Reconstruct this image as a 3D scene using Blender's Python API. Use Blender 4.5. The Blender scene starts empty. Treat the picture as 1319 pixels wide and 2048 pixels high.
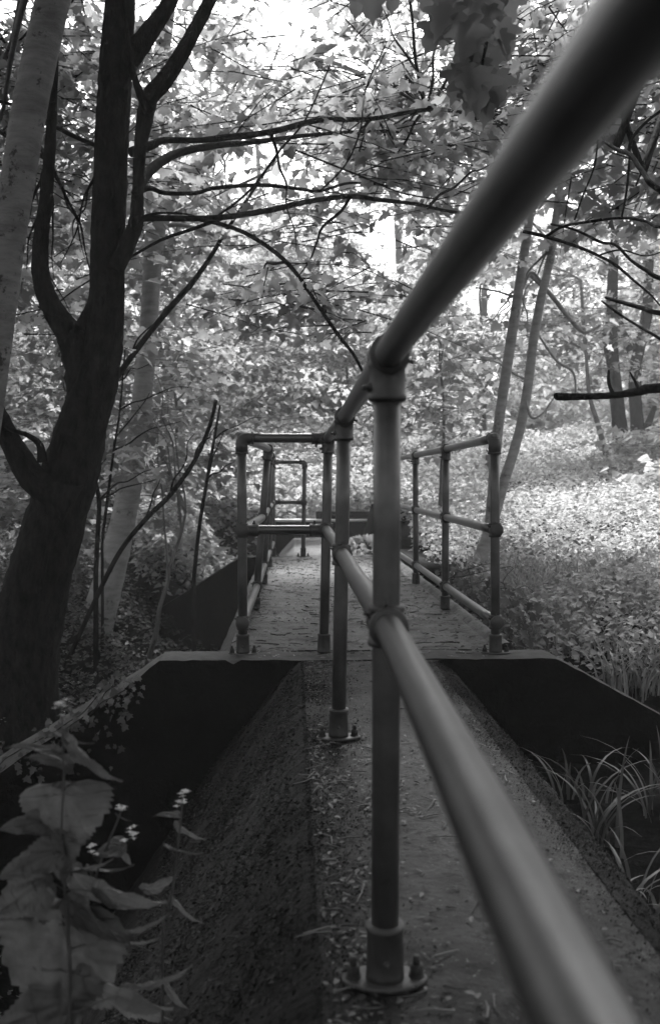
import bpy, math, random
import numpy as np
from mathutils import Vector, Matrix
random.seed(7); rng = np.random.default_rng(11)
S = bpy.context.scene
COL = S.collection
rad = math.radians
# ------------------------------------------------------------------ camera
F = 1950.0                                   # focal length in photograph pixels (photo 1319 x 2048)
CAMH = 0.885
yaw = math.atan((659.5 - 588) / F); pitch = math.atan((1024 - 961) / F)
cam = bpy.data.cameras.new('camera'); camo = bpy.data.objects.new('camera', cam); COL.objects.link(camo)
cam.sensor_fit = 'VERTICAL'; cam.sensor_height = 36; cam.sensor_width = 24
cam.lens = 36 * F / 2048; cam.clip_start = 0.02; cam.clip_end = 600
camo.location = (0, 0, CAMH); camo.rotation_euler = (rad(90) - pitch, 0, -yaw)
cam.dof.use_dof = True; cam.dof.focus_distance = 4.4; cam.dof.aperture_fstop = 4.3
S.camera = camo
CM = Matrix.Rotation(-yaw, 3, 'Z') @ Matrix.Rotation(rad(90) - pitch, 3, 'X')
CMn = np.array(CM)
def at(u, v, Y):
    d = CM @ Vector(((u - 659.5) / F, -(v - 1024) / F, -1))
    return Vector((d.x * Y / d.y, Y, CAMH + d.z * Y / d.y))
def project(P):
    q = (P - np.array([0, 0, CAMH])) @ CMn
    w = -q[:, 2]; w = np.where(w > 0.05, w, 0.05)
    return 659.5 + F * q[:, 0] / w, 1024 - F * q[:, 1] / w, w
# ------------------------------------------------------------------ world, sun, exposure
SUN_EL, SUN_AZ = 52, 6
W = bpy.data.worlds.new('World'); S.world = W; W.use_nodes = True
nt = W.node_tree; nt.nodes.clear()
sky = nt.nodes.new('ShaderNodeTexSky'); sky.sky_type = 'NISHITA'; sky.sun_disc = False
sky.sun_elevation = rad(SUN_EL); sky.sun_rotation = rad(SUN_AZ); sky.dust_density = 4; sky.ozone_density = 1
bw = nt.nodes.new('ShaderNodeRGBToBW'); bg = nt.nodes.new('ShaderNodeBackground'); wo = nt.nodes.new('ShaderNodeOutputWorld')
bg.inputs[1].default_value = 0.15
nt.links.new(sky.outputs[0], bw.inputs[0]); nt.links.new(bw.outputs[0], bg.inputs[0]); nt.links.new(bg.outputs[0], wo.inputs[0])
sl = bpy.data.lights.new('sun', 'SUN'); sl.energy = 4.2; sl.angle = rad(14); sl.color = (1, 1, 1)
so = bpy.data.objects.new('sun', sl); COL.objects.link(so)
so.rotation_euler = (rad(90 - SUN_EL), 0, rad(180 - SUN_AZ))      # light comes from ahead, high
so.location = (0, 30, 30)
S.view_settings.view_transform = 'Standard'; S.view_settings.look = 'None'
S.view_settings.gamma = 1; S.view_settings.exposure = 1.62
S.render.engine = 'CYCLES'; S.cycles.max_bounces = 8; S.cycles.transparent_max_bounces = 8
# ------------------------------------------------------------------ materials (a black and white photograph: every colour is a grey)
def mat(name, lo, hi, scale=8, rough=.8, bump=.3, bscale=None, stretch=(1, 1, 1), detail=8, metal=0, island=0, transl=0, spots=None, rot=(0, 0, 0), bdist=.02, spec=.5):
    m = bpy.data.materials.new(name); m.use_nodes = True; n = m.node_tree; N = n.nodes; L = n.links
    p = N['Principled BSDF']; out = N['Material Output']
    tc = N.new('ShaderNodeTexCoord'); mp = N.new('ShaderNodeMapping'); mp.inputs['Scale'].default_value = stretch; mp.inputs['Rotation'].default_value = rot
    L.new(tc.outputs['Object'], mp.inputs[0])
    no = N.new('ShaderNodeTexNoise'); no.inputs['Scale'].default_value = scale; no.inputs['Detail'].default_value = detail; no.inputs['Roughness'].default_value = .65
    L.new(mp.outputs[0], no.inputs['Vector'])
    cr = N.new('ShaderNodeValToRGB'); cr.color_ramp.elements[0].position = .32; cr.color_ramp.elements[1].position = .68
    cr.color_ramp.elements[0].color = (lo, lo, lo, 1); cr.color_ramp.elements[1].color = (hi, hi, hi, 1)
    L.new(no.outputs[0], cr.inputs[0]); c = cr.outputs[0]
    if spots:                                  # (scale, threshold, value): patches of dirt, lichen or moss
        for (ss, th, val, soft) in spots:
            s = N.new('ShaderNodeTexNoise'); s.inputs['Scale'].default_value = ss; s.inputs['Detail'].default_value = 6; s.inputs['Roughness'].default_value = .7
            L.new(tc.outputs['Object'], s.inputs['Vector'])
            r2 = N.new('ShaderNodeValToRGB'); r2.color_ramp.elements[0].position = th; r2.color_ramp.elements[1].position = th + soft
            L.new(s.outputs[0], r2.inputs[0])
            mx = N.new('ShaderNodeMixRGB'); L.new(r2.outputs[0], mx.inputs[0]); L.new(c, mx.inputs[1]); mx.inputs[2].default_value = (val, val, val, 1); c = mx.outputs[0]
    if island:
        ge = N.new('ShaderNodeNewGeometry'); ma = N.new('ShaderNodeMapRange'); ma.inputs[3].default_value = 1 - island; ma.inputs[4].default_value = 1 + island
        L.new(ge.outputs['Random Per Island'], ma.inputs[0])
        mu = N.new('ShaderNodeMixRGB'); mu.blend_type = 'MULTIPLY'; mu.inputs[0].default_value = 1; L.new(c, mu.inputs[1]); L.new(ma.outputs[0], mu.inputs[2]); c = mu.outputs[0]
    L.new(c, p.inputs['Base Color']); p.inputs['Roughness'].default_value = rough; p.inputs['Metallic'].default_value = metal
    p.inputs['Specular IOR Level'].default_value = spec
    if bump:
        b = N.new('ShaderNodeBump'); b.inputs['Strength'].default_value = bump; b.inputs['Distance'].default_value = bdist
        n2 = N.new('ShaderNodeTexNoise'); n2.inputs['Scale'].default_value = bscale or scale * 3; n2.inputs['Detail'].default_value = 8; n2.inputs['Roughness'].default_value = .7
        L.new(mp.outputs[0], n2.inputs['Vector']); L.new(n2.outputs[0], b.inputs['Height']); L.new(b.outputs[0], p.inputs['Normal'])
    if transl:
        t = N.new('ShaderNodeBsdfTranslucent'); ms = N.new('ShaderNodeMixShader'); ms.inputs[0].default_value = transl
        br = N.new('ShaderNodeMixRGB'); br.blend_type = 'MULTIPLY'; br.inputs[0].default_value = 1; L.new(c, br.inputs[1]); br.inputs[2].default_value = (1.9, 1.9, 1.9, 1)
        L.new(br.outputs[0], t.inputs[0]); L.new(p.outputs[0], ms.inputs[1]); L.new(t.outputs[0], ms.inputs[2]); L.new(ms.outputs[0], out.inputs[0])
    return m
M = {}
M["pipe"] = mat("painted_pipe", .042, .075, 14, metal=.55, rough=.33, bump=.25, bscale=90, bdist=.002, spots=[(9, .62, .03, .12), (160, .70, .02, .05)], spec=.6)
M['fitting'] = mat('cast_fitting', .011, .026, 25, rough=.55, bump=.4, bscale=120, bdist=.002, spots=[(30, .62, .02, .1)])
M['bolt'] = mat('rusty_bolt', .01, .02, 60, rough=.8, bump=.5)
M['deck'] = mat('weathered_concrete', .055, .13, 5, rough=.85, bump=1, bscale=50, bdist=.012, spots=[(3.2, .52, .025, .12), (14, .56, .018, .06), (34, .58, .02, .05), (55, .66, .20, .03)], spec=0.3)
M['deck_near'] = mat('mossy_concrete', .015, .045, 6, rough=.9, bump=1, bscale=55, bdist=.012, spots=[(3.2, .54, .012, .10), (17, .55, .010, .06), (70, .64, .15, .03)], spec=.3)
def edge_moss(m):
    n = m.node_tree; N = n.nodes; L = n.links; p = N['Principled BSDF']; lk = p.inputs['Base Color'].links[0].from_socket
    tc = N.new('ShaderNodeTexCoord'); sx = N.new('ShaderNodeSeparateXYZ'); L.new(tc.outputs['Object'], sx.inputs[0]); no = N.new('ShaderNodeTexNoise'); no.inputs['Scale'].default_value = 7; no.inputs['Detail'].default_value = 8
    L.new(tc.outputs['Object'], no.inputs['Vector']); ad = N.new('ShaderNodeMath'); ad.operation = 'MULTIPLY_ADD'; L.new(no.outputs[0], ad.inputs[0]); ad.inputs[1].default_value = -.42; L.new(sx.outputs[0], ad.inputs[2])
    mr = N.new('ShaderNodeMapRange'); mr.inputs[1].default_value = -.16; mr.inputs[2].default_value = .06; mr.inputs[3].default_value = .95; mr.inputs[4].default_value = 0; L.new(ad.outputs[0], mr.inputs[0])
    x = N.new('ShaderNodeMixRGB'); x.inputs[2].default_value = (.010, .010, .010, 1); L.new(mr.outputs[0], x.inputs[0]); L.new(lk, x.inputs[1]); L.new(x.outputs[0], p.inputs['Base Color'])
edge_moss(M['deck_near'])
M['slope'] = mat('mossy_slope', .003, .022, 9, rough=.95, bump=1, bscale=22, stretch=(1, 1, .22), rot=(0, 0, 0), bdist=.03, spots=[(60, .68, .08, .05)], spec=0.12)
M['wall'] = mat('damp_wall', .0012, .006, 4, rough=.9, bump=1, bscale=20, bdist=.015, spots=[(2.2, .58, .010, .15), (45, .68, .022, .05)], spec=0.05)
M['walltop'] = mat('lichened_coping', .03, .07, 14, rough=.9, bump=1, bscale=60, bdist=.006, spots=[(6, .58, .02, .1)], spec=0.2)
M['dark_bark'] = mat('dark_furrowed_bark', .004, .030, 16, rough=.95, bump=1, bscale=34, stretch=(1.3, 1.3, .6), bdist=.04, spots=[(10, .64, .03, .08)], spec=0.08)
M['pale_bark'] = mat('pale_smooth_bark', .09, .19, 10, rough=.85, bump=1, bscale=40, stretch=(.6, .6, 2.2), bdist=.012, spots=[(9, .59, .03, .05), (40, .63, .05, .06)], spec=0.25)
M['light_bark'] = mat('light_grey_bark', .17, .30, 10, rough=.85, bump=.8, bscale=40, stretch=(.6, .6, 2.2), bdist=.01, spots=[(6, .60, .10, .08)], spec=.2)
M['mid_bark'] = mat('grey_bark', .07, .15, 10, rough=.9, bump=.8, bscale=30, stretch=(1, 1, .6), bdist=.01, spots=[(7, .58, .04, .08)], spec=0.15)
M['soil'] = mat('leaf_soil', .008, .02, 6, rough=1, bump=1, bscale=30, bdist=.03, spec=0)
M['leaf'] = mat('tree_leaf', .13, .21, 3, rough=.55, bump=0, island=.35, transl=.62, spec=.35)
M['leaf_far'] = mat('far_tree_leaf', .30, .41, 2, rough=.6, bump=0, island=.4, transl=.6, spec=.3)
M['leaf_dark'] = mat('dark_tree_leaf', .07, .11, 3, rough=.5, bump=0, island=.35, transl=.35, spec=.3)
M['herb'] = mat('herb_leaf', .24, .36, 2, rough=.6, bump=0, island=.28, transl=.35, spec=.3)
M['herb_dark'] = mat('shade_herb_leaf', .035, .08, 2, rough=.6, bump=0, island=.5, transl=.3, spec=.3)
M['mustard'] = mat('mustard_leaf', .035, .085, 14, rough=.6, bump=.5, bscale=40, bdist=.004, island=.4, transl=.3, spec=.3)
M['sedge'] = mat('sedge_blade', .035, .10, 3, rough=.5, bump=0, island=.6, transl=.3)
def veined(m):
    n = m.node_tree; p = n.nodes['Principled BSDF']; a = n.nodes.new('ShaderNodeAttribute'); a.attribute_name = 'vein'; lk = p.inputs['Base Color'].links[0].from_socket
    x = n.nodes.new('ShaderNodeMixRGB'); x.inputs[2].default_value = (.028, .028, .028, 1); n.links.new(a.outputs['Fac'], x.inputs[0]); n.links.new(lk, x.inputs[1]); n.links.new(x.outputs[0], p.inputs['Base Color'])
veined(M['mustard'])
M['grass'] = mat('grass_blade', .09, .17, 3, rough=.5, bump=0, island=.4, transl=.3)
M['petal'] = mat('white_petal', .28, .4, 5, rough=.7, bump=0, transl=.2)
M['mossleaf'] = mat('moss_tuft', .005, .030, 5, rough=.95, bump=0, island=.7, spec=.1)
M['litter_near'] = mat('damp_dead_leaf', .012, .075, 9, rough=.8, bump=0, island=.8)
M['litter'] = mat('dead_leaf', .02, .16, 6, rough=.8, bump=0, island=.7)
M['timber'] = mat('old_timber', .01, .03, 6, rough=.9, bump=.6, stretch=(.3, 2, 2), spec=0.1)
M['path'] = mat('dusty_path', .45, .6, 4, rough=1, bump=.4)
# ------------------------------------------------------------------ object helpers
def tag(o, label=None, cat=None, group=None, kind=None):
    if label: o['label'] = label
    if cat: o['category'] = cat
    if group: o['group'] = group
    if kind: o['kind'] = kind
    return o
def empty(name, loc):
    o = bpy.data.objects.new(name, None); o.location = loc; o.empty_display_size = .1; COL.objects.link(o); return o
def link(name, me, material, parent=None, smooth=True):
    me.materials.append(material)
    if smooth: me.polygons.foreach_set('use_smooth', [True] * len(me.polygons))
    o = bpy.data.objects.new(name, me); COL.objects.link(o)
    if parent is not None:
        o.parent = parent
        if parent.type == 'EMPTY': o.matrix_parent_inverse = Matrix.Translation(-parent.location)
    return o
class G:                                                            # collects vertices (world space) and faces of any size
    def __init__(s): s.v = []; s.f = []; s.n = 0
    def add(s, V, Fs):
        V = np.asarray(V, float); s.v.append(V)
        for f in Fs:
            s.f.append(np.asarray(f, int) + s.n)
        s.n += len(V)
    def mesh(s, name):
        me = bpy.data.meshes.new(name)
        V = np.concatenate(s.v); me.vertices.add(len(V)); me.vertices.foreach_set('co', V.ravel())
        loops = np.concatenate([f.ravel() for f in s.f]); tot = np.concatenate([np.full(f.shape[0], f.shape[1]) for f in s.f])
        me.loops.add(len(loops)); me.loops.foreach_set('vertex_index', loops)
        me.polygons.add(len(tot)); st = np.concatenate([[0], np.cumsum(tot)[:-1]])
        me.polygons.foreach_set('loop_start', st); me.update(calc_edges=True); me.validate(); return me
    def build(s, name, material, parent=None, smooth=True): return link(name, s.mesh(name), material, parent, smooth)
    def tube(s, pts, rs, k=10, rough=0, cap=True, smoothn=0, rscale=6.):
        P = np.array([list(p) for p in pts], float); R = np.array(rs if hasattr(rs, '__len__') else [rs] * len(P), float)
        if smoothn:
            n = len(P); Q = []; RR = []
            for i in range(n - 1):
                p0 = P[max(i - 1, 0)]; p1 = P[i]; p2 = P[i + 1]; p3 = P[min(i + 2, n - 1)]
                for j in range(smoothn):
                    t = j / smoothn
                    Q.append(.5 * ((2 * p1) + (-p0 + p2) * t + (2 * p0 - 5 * p1 + 4 * p2 - p3) * t * t + (-p0 + 3 * p1 - 3 * p2 + p3) * t ** 3)); RR.append(R[i] * (1 - t) + R[i + 1] * t)
            Q.append(P[-1]); RR.append(R[-1]); P = np.array(Q); R = np.array(RR)
        n = len(P); T = np.gradient(P, axis=0); T /= np.linalg.norm(T, axis=1)[:, None] + 1e-9
        up = np.array([0., 0., 1.]) if abs(T[0, 2]) < .9 else np.array([1., 0., 0.])
        a = np.cross(T[0], up); a /= np.linalg.norm(a); A = []
        for i in range(n):
            a = a - T[i] * a.dot(T[i]); a /= np.linalg.norm(a); A.append(a.copy())
        A = np.array(A); B = np.cross(T, A); th = np.arange(k) * 2 * math.pi / k
        rr = R[:, None] * np.ones((1, k))
        if rough:
            ph = rng.uniform(0, 6.28, 6); L = np.concatenate([[0], np.cumsum(np.linalg.norm(np.diff(P, axis=0), axis=1))])
            for q in range(3):
                rr *= 1 + rough * .6 * np.sin((q + 2) * th[None, :] + ph[q] + 1.3 * np.sin(L[:, None] * (2 + q) + ph[q + 3]))
            rr *= 1 + rough * rng.normal(0, .45, rr.shape)
        V = P[:, None, :] + rr[:, :, None] * (np.cos(th)[None, :, None] * A[:, None, :] + np.sin(th)[None, :, None] * B[:, None, :])
        idx = np.arange(n * k).reshape(n, k); i2 = np.roll(idx, -1, axis=1)
        Fq = np.stack([idx[:-1], i2[:-1], i2[1:], idx[1:]], -1).reshape(-1, 4)
        fs = [Fq]
        if cap: fs += [idx[0][::-1][None], idx[-1][None]]
        s.add(V.reshape(-1, 3), fs); return s
    def box(s, a, b):
        (x0, y0, z0), (x1, y1, z1) = a, b
        V = [(x, y, z) for z in (z0, z1) for y in (y0, y1) for x in (x0, x1)]
        s.add(V, [[[0, 2, 3, 1]], [[4, 5, 7, 6]], [[0, 1, 5, 4]], [[2, 6, 7, 3]], [[0, 4, 6, 2]], [[1, 3, 7, 5]]]); return s
    def prism(s, prof, y0, y1):                                     # (x, z) outline, clockwise or not, extruded along Y
        n = len(prof); V = [(x, y0, z) for x, z in prof] + [(x, y1, z) for x, z in prof]
        q = [[i, (i + 1) % n, n + (i + 1) % n, n + i] for i in range(n)]
        s.add(V, [np.array(q), [list(range(n))[::-1]], [list(range(n, 2 * n))]]); return s
    def grid(s, X):                                                 # X: (a,b,3)
        a, b = X.shape[:2]; idx = np.arange(a * b).reshape(a, b)
        s.add(X.reshape(-1, 3), [np.stack([idx[:-1, :-1], idx[1:, :-1], idx[1:, 1:], idx[:-1, 1:]], -1).reshape(-1, 4)]); return s
def fbm(x, y, sc, seed=0, oct=4):
    r = np.random.default_rng(seed); o = 0; a = 1
    for i in range(oct):
        for j in range(3):
            t = r.uniform(0, 6.28); p = r.uniform(0, 6.28); k = sc * 2 ** i * r.uniform(.7, 1.3)
            o = o + a * np.sin(k * (x * math.cos(t) + y * math.sin(t)) + p)
        a *= .5
    return o / 4
# ------------------------------------------------------------------ railings
R0 = .0241; H = 1.1; MID = .635; LOW = .165
def ring(g, c, d, r, w):                                            # a beaded rim round a pipe
    d = Vector(d).normalized(); c = Vector(c)
    g.tube([c - d * w / 2, c - d * w * .3, c + d * w * .3, c + d * w / 2], [r * .94, r, r, r * .94], 20)
def sleeve(g, c0, c1, r, k=20):
    c0 = Vector(c0); c1 = Vector(c1); d = (c1 - c0); L = d.length; d.normalize()
    g.tube([c0, c0 + d * .003, c0 + d * .010, c0 + d * .013, c1 - d * .013, c1 - d * .010, c1 - d * .003, c1],
           [r * 1.0, r * 1.07, r * 1.07, r, r, r * 1.07, r * 1.07, r * 1.0], k)
def hexbolt(g, c, d, r=.009, h=.012):
    c = Vector(c); d = Vector(d).normalized()
    g.tube([c, c + d * h], [r, r], 6); g.tube([c + d * h, c + d * (h + .010)], [r * .5, r * .5], 8)
def flange(parent, c, angle=0):
    g = G(); n = 36; V = []
    for z, s_ in ((0.001, 1.0), (.007, 1.0), (.010, .96)):
        for i in range(n):
            t = i * 2 * math.pi / n; x = .076 * math.cos(t); y = .046 * math.sin(t) * (1 - .25 * abs(math.cos(t)) ** 3)
            V.append((c[0] + s_ * (x * math.cos(angle) - y * math.sin(angle)), c[1] + s_ * (x * math.sin(angle) + y * math.cos(angle)), c[2] + z))
    idx = np.arange(3 * n).reshape(3, n); i2 = np.roll(idx, -1, 1)
    g.add(V, [np.stack([idx[:-1], i2[:-1], i2[1:], idx[1:]], -1).reshape(-1, 4), idx[2][None], idx[0][::-1][None]])
    f = g.build('flange', M['fitting'], parent)
    for s_ in (-1, 1):
        b = G(); x = c[0] + s_ * .056 * math.cos(angle); y = c[1] + s_ * .056 * math.sin(angle)
        b.tube([(x, y, c[2] + .010), (x, y, c[2] + .014)], [.014, .014], 14); b.tube([(x, y, c[2] + .014), (x, y, c[2] + .031)], [.0125, .0125], 6); b.tube([(x, y, c[2] + .031), (x, y, c[2] + .046)], [.0068, .0062], 10)
        b.build('bolt', M['bolt'], parent, False)
def post(root, base, top, topkind='tee', mids=(MID,), low=False, socket=.105, showflange=True, fangle=0, dirs=(0, 1, 0)):
    base = Vector(base); top = Vector(top); ax = (top - base).normalized()
    g = G(); g.tube([base + ax * .004, base + ax * .4, base + ax * .8, top], R0, 24)
    p = g.build('post', M['pipe'], root)
    g = G()
    g.tube([base + ax * .0095, base + ax * .02, base + ax * (socket - .012), base + ax * (socket - .009), base + ax * socket], [.0345, .0335, .0315, .034, .034], 24)
    hexbolt(g, base + ax * socket * .45 + Vector((0, -.033, 0)), (0, -1, 0), .006, .004)
    g.build('base_socket', M['fitting'], p)
    if showflange: flange(p, base, fangle)
    d = Vector(dirs).normalized()
    for m in mids:
        c = base + ax * m; g = G()
        sleeve(g, c - ax * .038, c + ax * .034, .0305)
        sleeve(g, c - d * .047, c + d * .047, .0305)
        ring(g, c - d * .045, d, .0345, .010)
        hexbolt(g, c + Vector((-.027, -.014, .016)), (-1, -.3, .4), .008, .005)
        hexbolt(g, c + Vector((-.004, -.03, .030)), (0, -.3, 1), .006, .004)
        g.build('cross_joint', M['fitting'], p)
    g = G()
    if topkind == 'tee':
        sleeve(g, top - ax * .078, top - ax * .008, .0315)
        sleeve(g, top - d * .040, top + d * .040, .0310); ring(g, top - d * .038, d, .0345, .009)
        hexbolt(g, top - ax * .055 + Vector((-.028, -.006, 0)), (-1, -.2, 0), .009, .006)
        hexbolt(g, top - d * .03 + Vector((.028, 0, -.01)), (1, 0, -.3), .008, .005)
        g.build('tee_joint', M['fitting'], p)
    return p
def elbow(root, c, dx, ext=.06, dn=(0, 0, -1)):
    c = Vector(c); dx = Vector(dx).normalized(); dn = Vector(dn); g = G(); pts = [c + dn * .078]; k = 7
    for i in range(k + 1):
        t = i / k * math.pi / 2
        pts.append(c + dn * .034 * (1 - math.sin(t)) + dx * .034 * (1 - math.cos(t)))
    pts.append(c + dx * ext)
    g.tube(pts, [.031] * len(pts), 20)
    ring(g, c + dn * .076, dn, .0345, .010); ring(g, c + dx * (ext - .004), dx, .0345, .010)
    g.build('elbow', M['fitting'], root)
def rail(root, pts, name='rail', r=R0):
    g = G(); g.tube(pts, r, 28, smoothn=4); return g.build(name, M['pipe'], root)
def sag(a, b, n=4, s=.0015):
    a = Vector(a); b = Vector(b); return [a.lerp(b, i / n) + Vector((random.uniform(-s, s), 0, random.uniform(-s, s))) for i in range(n + 1)]
def on(b, t, z): return Vector(b).lerp(Vector(t), z / H)
def zf(p, z): p = Vector(p); p.z = z; return p
# left / near railing
C_b = zf(at(769, 1982, 1.69), 0); C_t = zf(at(774, 715, 1.69), H)
B_b = zf(at(676, 1483, 3.315), 0); B_t = zf(at(688, 840, 3.315), H)
A_b = zf(at(647, 1308, 4.95), 0); A_t = zf(at(656, 878, 4.95), H)
D_b = Vector((.150, .06, 0)); D_t = Vector((.160, .06, H))
L1b = zf(at(486, 1308, 4.95), 0); L1t = zf(at(483, 878, 4.95), H)
L2b = zf(at(510, 1222, 6.65), 0); L2t = zf(at(536, 905, 6.65), H)
L3b = zf(at(527, 1168, 8.3), 0); L3t = zf(at(541, 918, 8.3), H)
L4b = zf(at(538, 1136, 9.9), 0); L4t = zf(at(545, 925, 9.9), H)
L5b = zf(at(546, 1114, 11.3), 0); L5t = zf(at(546, 930, 11.3), H)
G5b = zf(at(606, 1114, 11.3), 0); G5t = zf(at(609, 930, 11.3), H)
rl = empty('pipe_railing', (C_b.x, C_b.y, 0))
tag(rl, 'long pipe railing running past the camera down the left side with two box-shaped returns', 'railing')
post(rl, D_b, D_t); post(rl, C_b, C_t); post(rl, B_b, B_t, fangle=.05)
post(rl, A_b, A_t, showflange=False)
post(rl, L1b, L1t, topkind=None, mids=(MID, LOW), fangle=.02)
for b, t in ((L2b, L2t), (L3b, L3t), (L4b, L4t)): post(rl, b, t, mids=(MID, LOW), showflange=False, socket=.09, dirs=(t - b).cross(Vector((1, 0, 0))) * -1)
post(rl, L5b, L5t, topkind=None, mids=(MID,)); post(rl, G5b, G5t, topkind=None, mids=(MID,))
near_low = [Vector((.1245, .0, MID + .004)), Vector((.132, .46, MID + .002)), Vector((.146, 1.0, MID)), on(C_b, C_t, MID)]
rail(rl, [D_t + Vector((0, -.5, 0))] + sag(D_t, C_t) + sag(C_t, B_t)[1:] + sag(B_t, A_t)[1:], 'top_rail')
rail(rl, near_low + sag(on(C_b, C_t, MID), on(B_b, B_t, MID))[1:] + sag(on(B_b, B_t, MID), on(A_b, A_t, MID))[1:], 'middle_rail')
rail(rl, [A_t, L1t + Vector((.02, 0, 0))], 'cross_rail'); rail(rl, [on(A_b, A_t, MID), on(L1b, L1t, MID)], 'cross_rail')
rail(rl, [L1t + Vector((0, .02, 0)), L2t, L3t, L4t, L5t], 'top_rail')
rail(rl, [on(L1b, L1t, MID), on(L2b, L2t, MID), on(L3b, L3t, MID), on(L4b, L4t, MID), on(L5b, L5t, MID)], 'middle_rail')
rail(rl, [on(L1b, L1t, LOW), on(L2b, L2t, LOW), on(L3b, L3t, LOW), on(L4b, L4t, LOW), on(L5b, L5t, LOW)], 'lower_rail')
rail(rl, [L5t, G5t], 'cross_rail'); rail(rl, [on(L5b, L5t, MID), on(G5b, G5t, MID)], 'cross_rail')
elbow(rl, L1t, (1, 0, 0)); elbow(rl, G5t, (-1, 0, 0)); elbow(rl, L5t, (1, 0, 0))
for b, t, s_ in ((A_b, A_t, -1), (L1b, L1t, 1), (G5b, G5t, -1), (L5b, L5t, 1)):
    for z in ((H, MID) if b is A_b else (MID,)):
        g = G(); c = on(b, t, z); sleeve(g, c + Vector((s_ * .02, 0, 0)), c + Vector((s_ * .085, 0, 0)), .0305)
        hexbolt(g, c + Vector((s_ * .06, 0, .03 if z < H else -.03)), (0, 0, 1 if z < H else -1), .009, .007); g.build('side_joint', M['fitting'], rl)
# right railing
rr_ = empty('pipe_railing', (1.0, 4.95, 0))
tag(rr_, 'three-rail pipe railing on the right edge of the footbridge, ending in a rounded elbow', 'railing')
rp = [(zf(at(990, 1308, 4.93), 0), zf(at(988, 885, 4.93), H)), (zf(at(889, 1222, 6.6), 0), zf(at(891, 902, 6.6), H)), (zf(at(831, 1170, 8.25), 0), zf(at(830, 914, 8.25), H)),
      (Vector((1.02, 9.9, 0)), Vector((1.02, 9.9, H)))]
for i, (b, t) in enumerate(rp):
    post(rr_, b, t, topkind=None if i in (0, 3) else 'tee', mids=(MID, LOW), showflange=(i == 0), socket=.1, fangle=0)
for z, nm in ((H, 'top_rail'), (MID, 'middle_rail'), (LOW, 'lower_rail')):
    rail(rr_, [on(b, t, z) for b, t in rp], nm)
elbow(rr_, rp[0][1], (rp[1][1] - rp[0][1])); elbow(rr_, rp[3][1], (0, -1, 0))
# ------------------------------------------------------------------ concrete
def conc(name, V, Fs, material, parent=None): g = G(); g.add(V, Fs); return g.build(name, material, parent, False)
PX0, PX1 = .045, .68                                                # near walkway
def rough_grid(pts, y0, y1, ny, nsub, amp, seed, yfun=None):        # cross-section polyline (x, z) swept along Y with roughness
    P = []
    for (a, b) in zip(pts[:-1], pts[1:]):
        n = max(2, int(nsub * math.hypot(b[0] - a[0], b[1] - a[1])))
        for i in range(n): P.append((a[0] + (b[0] - a[0]) * i / n, a[1] + (b[1] - a[1]) * i / n))
    P.append(pts[-1]); P = np.array(P); T = np.gradient(P, axis=0); N_ = np.stack([-T[:, 1], T[:, 0]], 1); N_ /= np.linalg.norm(N_, axis=1)[:, None]
    ys = np.linspace(y0, y1, ny); arc = np.concatenate([[0], np.cumsum(np.linalg.norm(np.diff(P, axis=0), axis=1))])
    A, Y = np.meshgrid(arc, ys, indexing='ij')
    d = amp * (fbm(A, Y, 9, seed) + .6 * fbm(A, Y, 40, seed + 1)) + amp * .25 * rng.normal(0, 1, A.shape)
    X = P[:, 0][:, None] + N_[:, 0][:, None] * d; Z = P[:, 1][:, None] + N_[:, 1][:, None] * d
    return np.stack([X, Y, Z], -1)
wk = empty('concrete_walkway', (.36, 1.5, 0))
tag(wk, 'narrow raised concrete walkway at the camera with a long mossy sloping left side', 'walkway')
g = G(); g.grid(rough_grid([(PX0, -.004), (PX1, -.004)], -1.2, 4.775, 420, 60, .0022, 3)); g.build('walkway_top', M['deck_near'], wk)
g = G(); X = rough_grid([(-1.05, -1.45), (-.62, -.86), (-.36, -.46), (-.02, -.045), (.02, -.012), (PX0 + .002, -.0045)], -1.2, 4.775, 700, 70, .006, 5)
A, Yy = X[..., 2], X[..., 1]; X[..., 2] += (.010 * fbm(Yy * 5 - A * 7, A * 1.2, 5, 61) + .006 * fbm(Yy * 9 - A * 12, A * 2, 6, 62)) * np.clip(-A * 12, 0, 1); g.grid(X); g.build('mossy_slope', M['slope'], wk)
g = G(); g.grid(rough_grid([(PX1 - .002, -.0045), (.70, -.012), (.775, -.05), (.80, -.09), (.82, -1.3)], -1.2, 4.775, 420, 40, .004, 8)); g.build('bevelled_edge', M['slope'], wk)
def moss(name, pts, n, s0, material, y0=.6, y1=4.77, bias=0):
    seg = np.array(pts); L_ = np.linalg.norm(np.diff(seg, axis=0), axis=1); cum = np.concatenate([[0], np.cumsum(L_)]); t = rng.uniform(0, cum[-1], n)
    if bias: t = np.abs(rng.normal(0, bias, n)) % cum[-1]
    x = np.interp(t, cum, seg[:, 0]); z = np.interp(t, cum, seg[:, 1]); y = y0 + (y1 - y0) * rng.uniform(0, 1, n) ** .8
    k = fbm(t, y, 7, 91) > rng.uniform(-1.3, 1.0, n); x = x[k]; z = z[k]; y = y[k]; m = len(x)
    D = np.stack([rng.normal(-.6, .3, m), rng.normal(-.5, .35, m), rng.uniform(-.7, .3, m)], -1); Nn = np.array([-.7, 0, .8]) + rng.normal(0, .45, (m, 3))
    g = G(); leaves(g, np.stack([x, y, z + .004], -1), D, Nn, s0 * rng.uniform(.3, 1.4, m), 'herb'); return tag(g.build(name, material, None, False), kind='stuff')
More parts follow.
